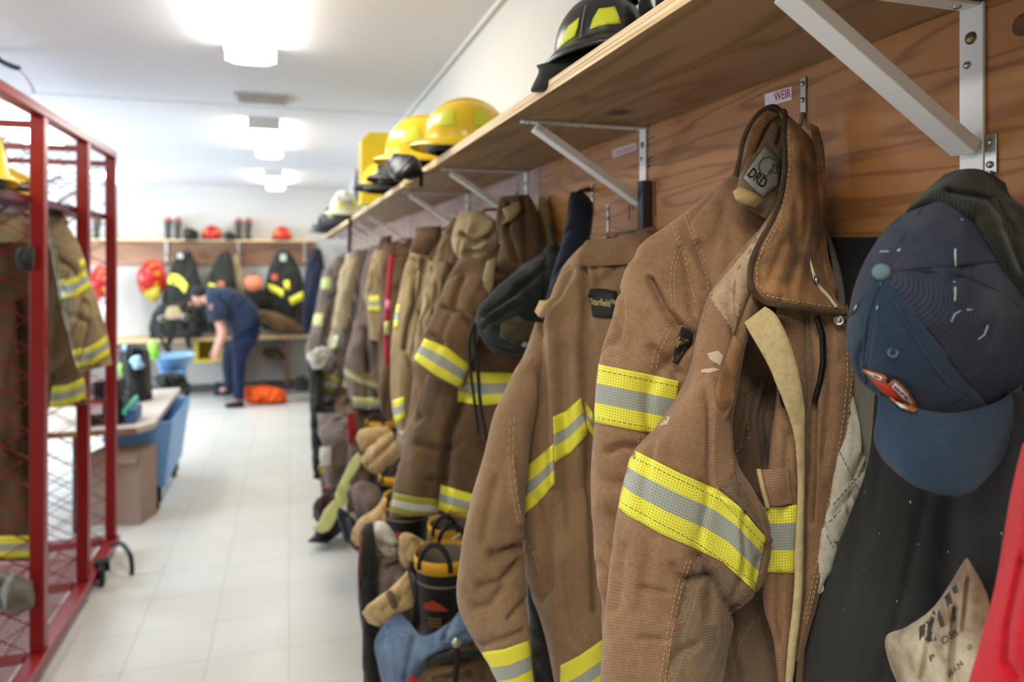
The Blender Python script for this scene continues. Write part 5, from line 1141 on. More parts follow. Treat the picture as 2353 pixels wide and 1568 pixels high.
a = onshelf(1064, 1.92)
make_helmet('large yellow fire helmet nearest among the yellow ones', (a[0] + .01, a[1], ZT + .004), -TH + math.pi / 2 + .1, M_hy, rx=.095, ry=.112, h=.108, base=.03, edge=M_hy, goggles=False)
a = onshelf(985, 2.35); make_helmet('yellow fire helmet directly behind the large one', (a[0] - .01, a[1], ZT + .012), -TH + 1.9, M_hy, edge=M_hy, h=.13, goggles=False)
a = onshelf(905, 2.75); make_helmet('dark brimmed fire helmet beside the yellow box', (a[0] + .035, a[1], ZT + .0), -TH + 2.2, M_hk, rx=.09, ry=.105, h=.105)
a = onshelf(890, 3.15); make_helmet('small yellow fire helmet low in front of the yellow box', (a[0], a[1], ZT + .004), -TH + 2.0, M_hy, edge=M_hk, rx=.09, ry=.11, h=.10)
a = onshelf(797, 4.8); make_helmet('cream yellow fire helmet left of the blue bag', (a[0], a[1], ZT), -TH + 2.0, M_hwht, edge=M_hwht, goggles=False, rx=.09, ry=.11)
a = onshelf(775, 6.0); make_helmet('black fire helmet with yellow stickers near the far end of the shelf', (a[0], a[1], ZT), -TH + 2.0, M_hk)
a = onshelf(758, 6.8); make_helmet('black fire helmet second from the far end of the shelf', (a[0], a[1], ZT), -TH + 2.3, M_hk)
a = onshelf(745, 7.7); make_helmet('black fire helmet at the far end of the shelf', (a[0], a[1], ZT), -TH + 2.0, M_hk)
# goggles and straps hanging over the edge
gg = soft('goggles', 'black goggles hanging over the shelf edge below the large yellow helmet', 'goggles', [(885, 372, 905, 352, 2.15, .02), (892, 395, 948, 356, 2.12, .04), (902, 412, 965, 372, 2.1, .05), (925, 418, 972, 392, 2.1, .04), (955, 412, 985, 392, 2.1, .02)], M_blk, .004, 3)
cord('hanging_strap', [P(966, 392, 2.1), P(968, 410, 2.1), P(967, 430, 2.1)], .006, C_black, gg)
soft('helmet_lamp', 'beige helmet lamp beside the hanging goggles', 'lamp', [(928, 412, 940, 412, 2.06, .01), (925, 422, 944, 422, 2.05, .014), (930, 432, 940, 432, 2.06, .008)], C_felt, 0, 3)
soft('black_strap', 'black strap hanging down from the far helmets past the bracket row', 'strap', [(800, 500, 808, 500, 4.2, .01), (800, 540, 808, 540, 4.2, .01), (798, 580, 806, 580, 4.2, .01)], C_black, .004, 3)
# yellow box
bx = thing('yellow_case', 'tall bright yellow case standing on the right shelf behind the helmets', 'case', (.5, 3.75, ZT))
X0 = .345; Yb = 3.70
prof = [(X0, ZT), (.66, ZT), (.66, ZT + .37), (X0 + .045, ZT + .37), (X0, ZT + .325)]
vs = [(x, y, z) for y in (Yb, Yb + .16) for x, z in prof]
m = MB().add(vs, [(0, 1, 2, 3, 4), (9, 8, 7, 6, 5)] + [(i, i + 5, (i + 1) % 5 + 5, (i + 1) % 5) for i in range(5)]); m.build('shell', plain('case_yellow', srgb(238, 206, 36), .45, var=.03), bx, bevel=.008)
m = MB().box((X0 - .004, Yb + .07, ZT + .02), (X0 + .001, Yb + .09, ZT + .31)); m.build('lid_seam', plain('case_seam', srgb(196, 164, 24), .5), bx)
soft('blue_bag', 'dark blue bag standing on the shelf left of the yellow case', 'bag', [(818, 388, 828, 390, 3.95, .03), (815, 410, 833, 410, 3.95, .05), (813, 440, 834, 440, 3.95, .06), (822, 470, 834, 470, 3.95, .04)], plain('bag_blue', srgb(26, 52, 100), .6), .006, 3)
soft('pale_hood', 'pale grey hood piled on top of the cream helmet', 'hood', [(768, 456, 777, 466, 4.75, .03), (772, 444, 802, 462, 4.72, .06), (790, 438, 812, 466, 4.7, .06), (805, 448, 816, 478, 4.7, .03)], C_quilt, .015, 3)
# ------------------------------------------------------------------ far wall
SB = 8.55
r = thing('wall_shelf', 'long plywood shelf across the far wall holding boots and red helmets', 'shelf', (-1.3, 9.05, ZS - .02))
MB().box((-3.2, 8.93, ZS - .045), (.30, YB - .001, ZS - .026)).build('board', M_edge, r)
MB().box((-3.2, 9.19, H - .06), (.30, YB - .0015, ZS - .046)).build('backboard', wood('plywood_far', srgb(196, 150, 118), srgb(160, 112, 84), (.9, 1.2, 9.0), 6), r)
for px in (383, 548, 700): 
    p = PY(px, 590, 9.18); b = MB().box((p.x - .013, 9.175, H - .02), (p.x + .013, 9.189, ZS - .046)); b.bar((p.x, 9.18, H + .04), (p.x, 8.98, ZS - .052), .022, .006, up=(1, 0, 0)); b.build('shelf_bracket', M_white, r)
r = thing('bench', 'plywood bench along the far wall below the dark jackets', 'bench', (-1.3, 9.0, 0))
MB().box((-3.2, 8.72, .66), (.28, YB - .013, .70)).build('seat', M_edge, r)
for x in (-2.4, -1.75, -.55, -.05): MB().box((x, 8.76, .11), (x + .04, YB - .02, .659)).build('divider', wood('bench_side', srgb(140, 96, 64), srgb(110, 72, 46), (3, 3, 3), 5), r)
def ff(secs): return [tuple(q[:4]) + (sy((q[0] + q[2]) / 2, 9.0 - (8.6 - q[4])), q[5]) for q in secs]
def fsoft(nm, label, cat, secs, *a, **k): return soft(nm, label, cat, ff(secs), *a, **k)
def fcoat(label, secs, mat, bands, extra=(), name='turnout_jacket', cat='jacket', grp='dark jackets on the far wall'):
    return coat(label, P(secs[0][0], secs[0][1] - 8, 8.4), [('body', ff(secs), mat, dict(amp=.02, nv=50, nu=40, fr=7))] + [(e[0], ff(e[1])) + tuple(e[2:]) for e in extra], bands, grp, name, cat)
fcoat('black turnout jacket with a bright lime band, left of the bending person', [(410, 578, 438, 578, 8.6, .06), (395, 610, 452, 610, 8.55, .10), (382, 645, 462, 645, 8.5, .12), (372, 690, 470, 690, 8.5, .12), (375, 730, 465, 730, 8.5, .1)], C_black,
      [(0, [(372, 640), (395, 628), (415, 634), (432, 655)], [(374, 655), (395, 652), (412, 660), (426, 676)], (T_yel2,))], [('label_patch', [(408, 582, 420, 582, 8.47, .01), (407, 594, 422, 594, 8.46, .01)], C_lab, dict(nv=8, nu=16, amp=0))])
fcoat('black turnout jacket directly behind the bending person', [(508, 578, 528, 578, 8.6, .06), (490, 610, 535, 605, 8.55, .1), (478, 650, 542, 650, 8.5, .11), (470, 700, 548, 700, 8.5, .11), (475, 745, 545, 745, 8.5, .08)], C_black,
      [(0, [(468, 652), (482, 650), (498, 656)], [(470, 668), (484, 668), (496, 670)], (T_yel2,))], [('logo_patch', [(500, 646, 516, 646, 8.38, .01), (500, 660, 516, 660, 8.38, .01)], plain('orange_patch', srgb(190, 110, 80), .8), dict(nv=6, nu=14, amp=0))])
fcoat('khaki garment hanging right of the bending person', [(532, 585, 545, 585, 8.6, .05), (534, 630, 560, 640, 8.55, .06), (538, 680, 566, 690, 8.5, .06)], C_khaki, [], name='khaki_coat', cat='coat', grp=None)
fcoat('black turnout jacket with three lime bands near the right corner of the far wall', [(638, 576, 665, 576, 8.5, .06), (620, 610, 685, 610, 8.45, .11), (610, 650, 698, 650, 8.4, .13), (600, 700, 706, 700, 8.4, .14), (600, 750, 708, 750, 8.4, .12), (640, 765, 706, 765, 8.4, .08)], C_black,
      [(0, [(614, 652), (630, 656), (652, 668)], [(618, 668), (634, 674), (650, 684)], (T_yel2,)), (0, [(652, 646), (664, 644)], [(654, 664), (666, 666)], (T_yel2,)), (0, [(664, 686), (690, 672), (700, 670)], [(670, 702), (690, 692), (704, 690)], (T_yel2,))],
      [('label_patch', [(644, 584, 658, 584, 8.28, .01), (644, 600, 658, 600, 8.27, .01)], C_lab, dict(nv=8, nu=16, amp=0)), ('logo_patch', [(624, 630, 638, 630, 8.24, .01), (624, 644, 638, 644, 8.24, .01)], plain('orange_patch2', srgb(190, 90, 70), .8), dict(nv=6, nu=14, amp=0))])
fcoat('brown black turnout trousers lying along the far bench under the jackets', [(588, 720, 600, 740, 8.3, .05), (600, 712, 640, 765, 8.25, .09), (640, 720, 680, 768, 8.25, .09), (680, 735, 706, 765, 8.25, .05)], C_dark, [], name='turnout_trousers', cat='trousers', grp=None)
fcoat('navy coat hanging in the right corner of the far wall', [(715, 572, 738, 572, 8.1, .06), (702, 620, 745, 620, 8.05, .10), (696, 700, 745, 700, 8.0, .12), (694, 770, 735, 770, 8.0, .1)], C_navy, [], name='navy_coat', cat='coat', grp=None)
fcoat('orange and black bag hanging beside the khaki garment', [(566, 636, 596, 634, 8.35, .05), (562, 650, 602, 650, 8.32, .08), (566, 664, 600, 664, 8.32, .07), (570, 672, 592, 672, 8.33, .03)], plain('faded_orange', srgb(214, 122, 84), .8), [], [('lower', [(562, 664, 606, 664, 8.34, .06), (560, 690, 612, 690, 8.34, .08), (566, 715, 606, 715, 8.35, .05)], C_black)], name='gear_bag', cat='bag', grp=None)
# helmets hanging left and on the shelf
def far_helmet(label, px, py, s, mat, tilt, rz, sc=1.0, st_=plain('orange_sticker', srgb(238, 150, 40), .5)):
    p = PY(px, py, s + .55); h = make_helmet(label, (p.x, p.y, p.z), rz, mat, 'red helmets by the far wall', tilt=tilt, goggles=False, edge=mat, stick=st_); h.scale = (sc, sc, sc); return h
far_helmet('red fire helmet hanging on the far wall left of the black jacket', 351, 640, 8.45, M_hred, (math.pi / 2 - .1, 0), -TH, 1.25)
far_helmet('red fire helmet hanging partly behind the red rack post', 233, 655, 8.35, M_hred, (math.pi / 2 - .2, 0), -TH, 1.2)
for px, py, l in ((487, 556, 'red fire helmet with white front shield in the middle of the far shelf'), (648, 554, 'red fire helmet with orange stickers right on the far shelf')):
    p = PY(px, py, 9.05); h = make_helmet(l, (p.x, p.y, ZS - .024), -TH + .1, M_hred, 'red helmets by the far wall', goggles=False, edge=M_hred, stick=plain('orange_sticker', srgb(238, 150, 40), .5))
p = PY(490, 538, 8.93); sh_ = loft('front_shield', [(484, 520, 496, 520, 8.42, .01), (482, 535, 498, 535, 8.40, .012), (486, 550, 494, 550, 8.40, .01)], M_hwht, None, 14, 16, 0); tag(sh_, 'white front shield leaning on the middle red helmet', 'shield')
fsoft('dark_gear', 'yellow green bag below the hanging red helmet', 'bag', [(328, 660, 368, 658, 8.5, .05), (330, 678, 366, 680, 8.48, .06), (342, 694, 360, 694, 8.5, .03)], plain('mustard_bag', srgb(176, 156, 50), .8), .01, 3)
fsoft('white_cloth', 'white cloth hanging below the left hanging helmet, behind the rack', 'cloth', [(224, 690, 250, 680, 8.45, .05), (222, 720, 252, 720, 8.43, .06), (226, 760, 248, 765, 8.43, .04)], C_quilt, .02, 3)
def far_boot(px, l):
    p = PY(px, 550, 9.06); b = make_boot(l, (p.x, p.y, ZS - .013), 0.2, .62, 'boots on the far shelf', simple=True)
    for c in b.children:
        if c.name.startswith('rim'): c.data = c.data.copy(); c.data.materials.clear(); c.data.materials.append(plain('orange_rim', srgb(216, 92, 50), .5))
        if c.name.startswith('shaft'): c.data = c.data.copy(); c.data.materials.clear(); c.data.materials.append(plain('olive_grey_rubber', srgb(74, 70, 62), .6))
for px, l in ((386, 'left boot with orange rim of the pair at the left on the far shelf'), (408, 'right boot with orange rim of the pair at the left on the far shelf'), (549, 'left boot with orange rim between the two red helmets on the far shelf'), (571, 'right boot with orange rim between the two red helmets on the far shelf'), (222, 'boot with orange rim seen through the rack wire on the far shelf')): far_boot(px, l)
for px0, px1, yy, l in ((420, 458, 524, 'black bundle beside the left pair of boots on the far shelf'), (514, 544, 532, 'black bundle between the middle helmet and the boots')):
    fsoft('dark_gear', l, 'bundle', [(px0, yy + 6, px0 + 8, yy, 8.55, .03), (px0 + 4, 551, (px0 + px1) / 2, yy, 8.5, .08), (px1 - 12, 551, px1 - 4, yy + 8, 8.5, .07), (px1 - 4, 551, px1, yy + 16, 8.52, .03)], C_black, .015, 3)
# breathing apparatus heaped on the far bench
r = thing('breathing_apparatus', 'black breathing apparatus harness heaped on the far bench below the lime banded jacket', 'gear', P(405, 765, 8.3))
loft('harness', [(365, 700, 440, 690, 8.05, .08), (350, 725, 465, 720, 8.0, .12), (342, 755, 470, 755, 7.98, .13), (348, 778, 462, 775, 7.98, .08)], C_black, r, 50, 50, .035, 3, None, 12)
loft('tan_pouch', [(386, 705, 410, 703, 7.87, .02), (378, 725, 420, 722, 7.85, .03), (382, 735, 418, 732, 7.85, .02)], C_khaki, r, 20, 24, .005)
for x, y in ((372, 733), (426, 729)): MB().lathe([(.024, .02), (.036, .02), (.036, 0), (.024, 0), (.024, .02)], P(x, y, 7.82), CAM - P(x, y, 7.82), 24).build('gauge', M_steel, r, True)
for pts in (([370, 775], [376, 790], [388, 808]), ([430, 770], [432, 790], [438, 800]), ([352, 760], [348, 790], [346, 800]), ([395, 770], [384, 800], [392, 812])): cord('strap', [P(*q, 7.95) for q in pts], .028, C_black, r)
fsoft('dark_gear', 'black bag sitting on the far bench just left of the bending person', 'bag', [(440, 690, 480, 690, 8.35, .05), (445, 730, 500, 730, 8.3, .1), (450, 765, 500, 762, 8.3, .08)], C_black, .02, 9)
fsoft('dark_gear', 'black bundle on the floor left of the person, against the far wall', 'bundle', [(488, 890, 492, 896, 8.4, .04), (494, 880, 515, 900, 8.35, .08), (515, 878, 535, 902, 8.35, .08), (530, 885, 538, 898, 8.37, .04)], C_navy, .02, 9)
fsoft('dark_gear', 'black bundle on the floor in the right corner of the far wall', 'bundle', [(672, 885, 682, 900, 8.0, .04), (680, 868, 705, 900, 7.95, .1), (700, 862, 722, 900, 7.95, .1)], C_black, .02, 9)
fsoft('dark_gear', 'dark shoes and gear stored under the right end of the far bench', 'bundle', [(600, 810, 612, 824, 8.6, .05), (612, 800, 650, 828, 8.55, .1), (640, 800, 662, 828, 8.55, .08)], C_dark, .02, 9)
# yellow open bin under the bench
r = thing('yellow_bin', 'open yellow framed bin under the far bench where the person reaches', 'bin', P(480, 835, 8.5))
a = PY(447, 768, 8.70); b = PY(512, 832, 8.70); a.z = .675; m = MB(); t_ = .035
m.box((a.x, 8.70, b.z), (a.x + t_, 9.1, a.z - .02)); m.box((b.x - t_, 8.70, b.z), (b.x, 9.1, a.z - .02)); m.box((a.x + t_, 8.70, b.z), (b.x - t_, 9.1, b.z + t_)); m.box((a.x + t_, 9.05, b.z + t_), (b.x - t_, 9.1, a.z - .02))
m.build('frame', plain('bin_yellow', srgb(196, 172, 52), .6), r)
loft('contents', [(456, 800, 502, 800, 8.72, .05), (456, 825, 502, 825, 8.68, .07)], M_blk, r, 12, 20, .01)
# orange bag
soft('orange_bag', 'bright orange bag lying on the floor right of the person', 'bag', [(556, 905, 562, 922, 7.9, .05), (564, 892, 584, 926, 7.85, .12), (590, 889, 606, 926, 7.85, .14), (612, 888, 632, 925, 7.85, .14), (640, 893, 652, 924, 7.87, .1), (655, 902, 661, 920, 7.9, .04)], plain('bright_orange', srgb(250, 96, 30), .7, var=.08), .045, 3, 12)

# ------------------------------------------------------------------ the person
PN = thing('person', 'person in navy work clothes and dark cap bending down to the yellow bin', 'person', P(545, 932, 7.75))
M_skin = plain('skin', srgb(206, 150, 128), .5, var=.05, spec=.4)
M_shirt = cloth('navy_shirt', srgb(40, 50, 68), srgb(30, 38, 54), .004, .1); M_pants = cloth('navy_trousers', srgb(26, 36, 62), srgb(20, 28, 50), .004, .1)
def skin_fig(joints, edges, rad, root, name, mat, parent, sub=2):
    me = bpy.data.meshes.new(name); me.from_pydata([tuple(j) for j in joints], edges, [])
    o = bpy.data.objects.new(name, me); COL.objects.link(o)
    o.modifiers.new('skin', 'SKIN'); 
    for i, v in enumerate(me.skin_vertices[0].data): v.radius = (rad[i], rad[i]); v.use_root = (i == root)
    su = o.modifiers.new('sub', 'SUBSURF'); su.levels = sub; su.render_levels = sub
    dg = bpy.context.evaluated_depsgraph_get(); m2 = bpy.data.meshes.new_from_object(o.evaluated_get(dg)); m2.materials.clear(); m2.materials.append(mat)
    m2.polygons.foreach_set('use_smooth', [True] * len(m2.polygons))
    o.modifiers.clear(); o.data = m2; adopt(o, parent); return o
q = lambda x, y, s=7.75: P(x, y, s)
J_ = [q(566, 752), q(548, 722), q(512, 692), q(486, 684), q(470, 683), q(455, 687), q(447, 690),      # pelvis..head
      q(562, 762, 7.66), q(552, 835, 7.66), q(550, 922, 7.66), q(530, 931, 7.62),                      # near leg
      q(556, 762, 7.9), q(530, 830, 7.95), q(524, 893, 8.05), q(505, 900, 8.0),                       # far leg
      q(494, 702, 7.58), q(514, 768, 7.52), q(500, 806, 7.55), q(495, 818, 7.56),                     # near arm
      q(494, 700, 7.9), q(508, 764, 7.98), q(496, 800, 7.95), q(491, 812, 7.92)]
E_ = [(0, 1), (1, 2), (2, 3), (3, 4), (4, 5), (5, 6), (0, 7), (7, 8), (8, 9), (9, 10), (0, 11), (11, 12), (12, 13), (13, 14), (3, 15), (15, 16), (16, 17), (17, 18), (3, 19), (19, 20), (20, 21), (21, 22)]
R_ = [.09, .09, .10, .07, .055, .095, .085, .07, .045, .035, .03, .07, .045, .035, .04, .055, .042, .032, .03, .055, .042, .032, .03]
skin_fig(J_, E_, R_, 0, 'body', M_skin, PN)
# hand fingers
for hx, hy, hs in ((495, 818, 7.56), (491, 812, 7.92)):
    m = MB()
    for i in range(4): m.tube([q(hx - 3 + i * 2.4, hy, hs), q(hx - 4 + i * 2.5, hy + 7, hs - .01), q(hx - 3.5 + i * 2.2, hy + (14, 16, 15, 12)[i], hs + .01)], [.010, .009, .006], 8)
    m.tube([q(hx - 5, hy - 2, hs), q(hx - 8, hy + 5, hs - .02)], [.011, .008], 8)
    m.build('fingers', M_skin, PN, True)
loft('shirt', [(470, 664, 474, 700, 7.75, .10), (486, 658, 478, 722, 7.75, .20), (519, 660, 500, 728, 7.75, .22), (548, 670, 520, 742, 7.75, .21), (573, 688, 528, 756, 7.75, .20), (594, 712, 532, 772, 7.75, .19), (600, 732, 534, 782, 7.75, .18)], M_shirt, PN, 60, 40, .012, 3, None, 10)
loft('shirt_sleeve', [(474, 690, 504, 682, 7.60, .07), (474, 710, 518, 706, 7.55, .085), (478, 728, 524, 722, 7.53, .085), (482, 742, 521, 732, 7.53, .07)], M_shirt, PN, 30, 30, .008, 4, None, 12)
loft('shirt_sleeve', [(474, 690, 500, 682, 7.88, .07), (478, 712, 512, 708, 7.9, .085), (482, 736, 516, 730, 7.92, .07)], M_shirt, PN, 30, 30, .008, 4, None, 12)
loft('trousers', [(537, 745, 598, 732, 7.76, .17), (533, 765, 599, 758, 7.76, .18), (531, 790, 592, 785, 7.76, .16), (531, 800, 584, 800, 7.76, .12)], M_pants, PN, 40, 36, .008, 5)
loft('trouser_leg', [(532, 775, 594, 770, 7.68, .12), (532, 800, 580, 800, 7.66, .12), (534, 835, 566, 835, 7.66, .09), (536, 880, 562, 880, 7.66, .075), (537, 918, 562, 920, 7.66, .07)], M_pants, PN, 50, 30, .010, 6, None, 12)
loft('trouser_leg', [(528, 780, 580, 775, 7.88, .12), (512, 805, 552, 805, 7.92, .11), (510, 840, 545, 840, 7.97, .09), (514, 870, 540, 872, 8.02, .075), (514, 893, 538, 895, 8.05, .07)], M_pants, PN, 50, 30, .010, 7, None, 12)
loft('shoe', [(516, 930, 518, 937, 7.60, .03), (524, 926, 532, 937, 7.62, .045), (545, 922, 548, 937, 7.64, .05), (560, 922, 562, 936, 7.66, .04)], M_blk, PN, 24, 24, 0)
loft('shoe', [(490, 903, 492, 910, 8.0, .03), (500, 898, 506, 910, 8.02, .045), (518, 894, 522, 910, 8.04, .05), (534, 894, 536, 908, 8.05, .04)], M_blk, PN, 24, 24, 0)
loft('belt', [(537, 755, 538, 762, 7.76, .17), (560, 745, 564, 753, 7.76, .185), (598, 724, 600, 733, 7.76, .15)], M_blk, PN, 16, 24, 0)
loft('cap', [(436, 676, 440, 684, 7.75, .05), (438, 662, 452, 686, 7.75, .10), (450, 654, 466, 682, 7.75, .11), (464, 656, 474, 674, 7.75, .09), (470, 662, 474, 668, 7.75, .04)], plain('dark_cap', srgb(34, 32, 36), .8), PN, 30, 30, 0)
loft('cap_peak', [(428, 690, 432, 694, 7.75, .05), (432, 683, 438, 690, 7.75, .08), (438, 676, 444, 684, 7.75, .08)], plain('dark_cap', srgb(34, 32, 36), .8), PN, 14, 20, 0)
m = MB()
for dx, dz in ((441, 690),): m.lathe([(0, .01), (.006, .006), (.008, 0)], q(dx, dz, 7.66), CAM - q(dx, dz, 7.66), 12)
m.build('eye', plain('eye_dark', srgb(40, 30, 28), .3), PN, True)
MB().tube([q(440, 694, 7.7), q(436, 699, 7.68), q(441, 701, 7.7)], [.012, .016, .010], 8).build('nose', M_skin, PN, True)
MB().tube([q(445, 703, 7.66), q(448, 704, 7.65), q(451, 703, 7.66)], .005, 6).build('mouth', plain('lip', srgb(160, 96, 90), .5), PN, True)
MB().tube([q(462, 684, 7.64), q(464, 690, 7.63), q(461, 695, 7.64)], [.008, .014, .008], 8).build('ear', M_skin, PN, True)
patch_s = loft('shoulder_patch', [(480, 700, 490, 698, 7.46, .006), (481, 712, 490, 712, 7.45, .006)], plain('patch_pink', srgb(150, 100, 110), .8), PN, 8, 14, 0)

# ------------------------------------------------------------------ table with equipment, tubs, carton
zt = .60
r = thing('work_table', 'low wood edged work table behind the red rack, loaded with black equipment', 'table', (-1.4, 5.2, 0))
m = MB(); vs = [(-2.0, 4.62), (-.84, 4.62), (-.77, 4.72), (-.79, 5.95), (-2.0, 5.95)]
m.add([(x, y, z) for z in (zt - .035, zt) for x, y in vs], [(4, 3, 2, 1, 0), (5, 6, 7, 8, 9)] + [(i, (i + 1) % 5, (i + 1) % 5 + 5, i + 5) for i in range(5)])
m.build('table_top', plain('beige_laminate', srgb(196, 184, 168), .45), r)
MB().box((-1.98, 4.612, zt - .034), (-.85, 4.619, zt - .002)).build('front_edging', wood('edge_brown', srgb(168, 120, 84), srgb(130, 90, 60), (3, 3, 3), 5), r)
for x, y in ((-1.95, 4.66), (-1.17, 4.68), (-1.95, 5.88), (-.86, 5.86)): MB().tube([(x, y, 0), (x, y, zt - .036)], .018, 10).build('leg', M_blk, r)
M_blue = plain('blue_plastic', srgb(120, 170, 222), .42, var=.04); M_blue2 = plain('blue_plastic_rim', srgb(166, 206, 240), .3)
r = thing('rolling_tub', 'blue plastic tub on black casters beside the table', 'tub', (-.95, 5.2, 0))
def tub(r, x0, x1, y0, y1, z0, z1, ins, mat, w=.012):
    vs = []; 
    for z, k in ((z0, ins), (z1, 0)):
        vs += [(x0 + k, y0 + k, z), (x1 - k, y0 + k, z), (x1 - k, y1 - k, z), (x0 + k, y1 - k, z)]
    for z, k in ((z1, w), (z0 + w, ins + w)):
        vs += [(x0 + k, y0 + k, z), (x1 - k, y0 + k, z), (x1 - k, y1 - k, z), (x0 + k, y1 - k, z)]
    fs = [(3, 2, 1, 0)] + [(a + i, a + (i + 1) % 4, a + 4 + (i + 1) % 4, a + 4 + i) for a in (0, 4, 8) for i in range(4)] + [(12, 13, 14, 15)]
    return mesh('tub', vs, fs, mat, r, False)
tub(r, -1.10, -.70, 4.92, 5.78, .14, .562, .05, M_blue).modifiers.new('bevel', 'BEVEL').width = .012
def caster(par, x, y, z1, rad=.045, ang=0.):
    m = MB().lathe([(.0, -.015), (rad * .8, -.015), (rad, -.009), (rad, .009), (rad * .8, .015), (0, .015)], (x, y, rad), (math.cos(ang), math.sin(ang), 0), 24)
    m.bar((x + .02 * math.cos(ang), y + .02 * math.sin(ang), rad), (x + .018 * math.cos(ang), y + .018 * math.sin(ang), z1 - .01), .004, .03); m.bar((x - .02 * math.cos(ang), y - .02 * math.sin(ang), rad), (x - .018 * math.cos(ang), y - .018 * math.sin(ang), z1 - .01), .004, .03)
    m.box((x - .03, y - .03, z1 - .012), (x + .03, y + .03, z1)); return m.build('caster', M_blk, par)
for x, y in ((-.80, 4.96), (-.80, 5.68), (-1.06, 4.96), (-1.06, 5.68)): caster(r, x, y, .14, .05, .4)
r = thing('cardboard_box', 'plain brown cardboard box under the table behind the rack post', 'box', (-1.15, 4.4, 0))
a = P(206, 1200, 4.25); b = P(322, 1200, 4.25)
c0 = Vector((a.x, a.y, 0)); c1_ = Vector((b.x, b.y, 0)); dv = (c1_ - c0).normalized(); nn = Vector((-dv.y, dv.x, 0)) * .2
m = MB(); base = [c0, c1_, c1_ + nn, c0 + nn]; m.add([v + Vector((0, 0, z)) for z in (.001, .43) for v in base], [(3, 2, 1, 0), (0, 1, 5, 4), (1, 2, 6, 5), (2, 3, 7, 6), (3, 0, 4, 7), (4, 5, 6, 7)])
m.build('carton', plain('cardboard', srgb(164, 138, 122), .9), r)
m = MB().add([base[0] + Vector((0, 0, .43)), base[1] + Vector((0, 0, .43)), base[1] - nn * .3 + Vector((0, 0, .38)), base[0] - nn * .3 + Vector((0, 0, .38))], [(0, 1, 2, 3)]); o = m.build('flap', plain('cardboard', srgb(164, 138, 122), .9), r); so = o.modifiers.new('t', 'SOLIDIFY'); so.thickness = .004
# equipment on the table
def eq(px, py, s): return P(px, py, s)
r = thing('battery_charger', 'black charger unit with a white and red label on the table edge', 'charger', P(310, 975, 4.7))
y0 = 4.72
m = MB().box((-1.14, y0, zt + .001), (-.94, y0 + .22, zt + .16)); m.build('case', M_blk, r, bevel=.01)
MB().box((-1.10, y0 + .02, zt + .161), (-.96, y0 + .2, zt + .26)).build('upper_case', M_blk, r, bevel=.01)
MB().box((-1.13, y0 - .003, zt + .07), (-1.045, y0 - .0005, zt + .145)).build('label', plain('white_label', srgb(214, 196, 192), .6), r); MB().box((-1.13, y0 - .0045, zt + .128), (-1.045, y0 - .003, zt + .145)).build('label_red_bar', plain('label_red', srgb(196, 70, 56), .6), r)
MB().bar((-.93, y0 + .0, zt + .07), (-.90, y0 + .2, zt + .12), .02, .03).build('green_strip', plain('teal_green', srgb(80, 190, 150), .5), r)
MB().box((-.935, y0 + .01, zt + .001), (-.87, y0 + .2, zt + .085)).build('blue_side', plain('steel_blue', srgb(70, 96, 140), .5), r, bevel=.008)
def lump(label, x0, x1, y0_, y1_, s, mat, amp=.03, seed=3, name='equipment', cat='equipment', t=.12, cr=None): return soft(name, label, cat, [(x0, y0_ + 12, x0 + 10, y1_ - 6, s + .05, t * .4), (x0 + (x1 - x0) * .25, y0_ + 2, x0 + (x1 - x0) * .3, y1_, s, t), (x0 + (x1 - x0) * .7, y0_, x0 + (x1 - x0) * .72, y1_, s, t), (x1 - 8, y0_ + 10, x1, y1_ - 8, s + .05, t * .5)], mat, amp, seed, 12)
bag = lump('black breathing pack standing on the table, left of the lime mask', 272, 352, 800, 940, 5.0, C_black, .03, 5, 'breathing_pack', 'gear')
lump('pale blue plastic bottle group on the black pack', 296, 332, 818, 848, 4.84, M_blue2, .01, 6, 'blue_bottle', 'bottle', .05)
lump('small pale blue canister at the top of the pack', 279, 296, 792, 808, 4.9, M_blue2, .004, 6, 'canister', 'canister', .03)
lump('black headset on top of the breathing pack', 290, 318, 795, 822, 4.92, M_blk, .01, 7, 'headset', 'headset', .04)
lump('lime green face mask near the light blue basin', 338, 368, 782, 826, 5.6, plain('lime_plastic', srgb(150, 220, 60), .4), .012, 8, 'face_mask', 'mask', .06)
lump('small lime tag on the black pack beside the rack post', 270, 284, 836, 866, 4.82, plain('lime_plastic', srgb(150, 220, 60), .4), .004, 9, 'lime_tag', 'tag', .03)
r = thing('blue_basin', 'light blue basin standing behind the equipment on the table', 'basin', P(395, 870, 5.9))
c = P(398, 868, 5.75); MB().lathe([(0, 0), (.10, 0), (.14, .10), (.15, .105), (.135, .095), (.095, .01), (0, .01)], (c.x, c.y, zt + .10), (0, 0, 1), 32).build('bowl', M_blue, r, True)
MB().lathe([(.145, .098), (.165, .103), (.165, .112), (.14, .112), (.145, .098)], (c.x, c.y, zt + .10), (0, 0, 1), 32).build('rim', M_blue2, r, True)
MB().box((c.x - .09, c.y - .09, zt + .001), (c.x + .09, c.y + .09, zt + .099)).build('stand', M_blue, r, bevel=.02)
lump('black strap bag draped over the far corner of the table', 352, 436, 858, 900, 5.65, C_black, .03, 12, 'black_bag', 'bag', .1)
soft('black_strap', 'black strap hanging from the bag past the table corner', 'strap', [(418, 880, 436, 880, 5.6, .02), (424, 905, 436, 905, 5.6, .02), (420, 930, 432, 932, 5.6, .02)], C_black, .006, 3)
lump('dark radio gear on the table seen through the rack', 130, 262, 880, 985, 4.9, plain('dark_gear_plastic', srgb(44, 42, 52), .5), .04, 15, 'radio_gear', 'gear', .14)
o = MB().lathe([(0, .012), (.008, .009), (.012, 0)], P(160, 956, 4.7), CAM - P(160, 956, 4.7), 16).build('status_light', emis('blue_led', (.12, .2, 1.0), 9.0), None, True); tag(o, 'small glowing blue status light on the radio gear', 'light')
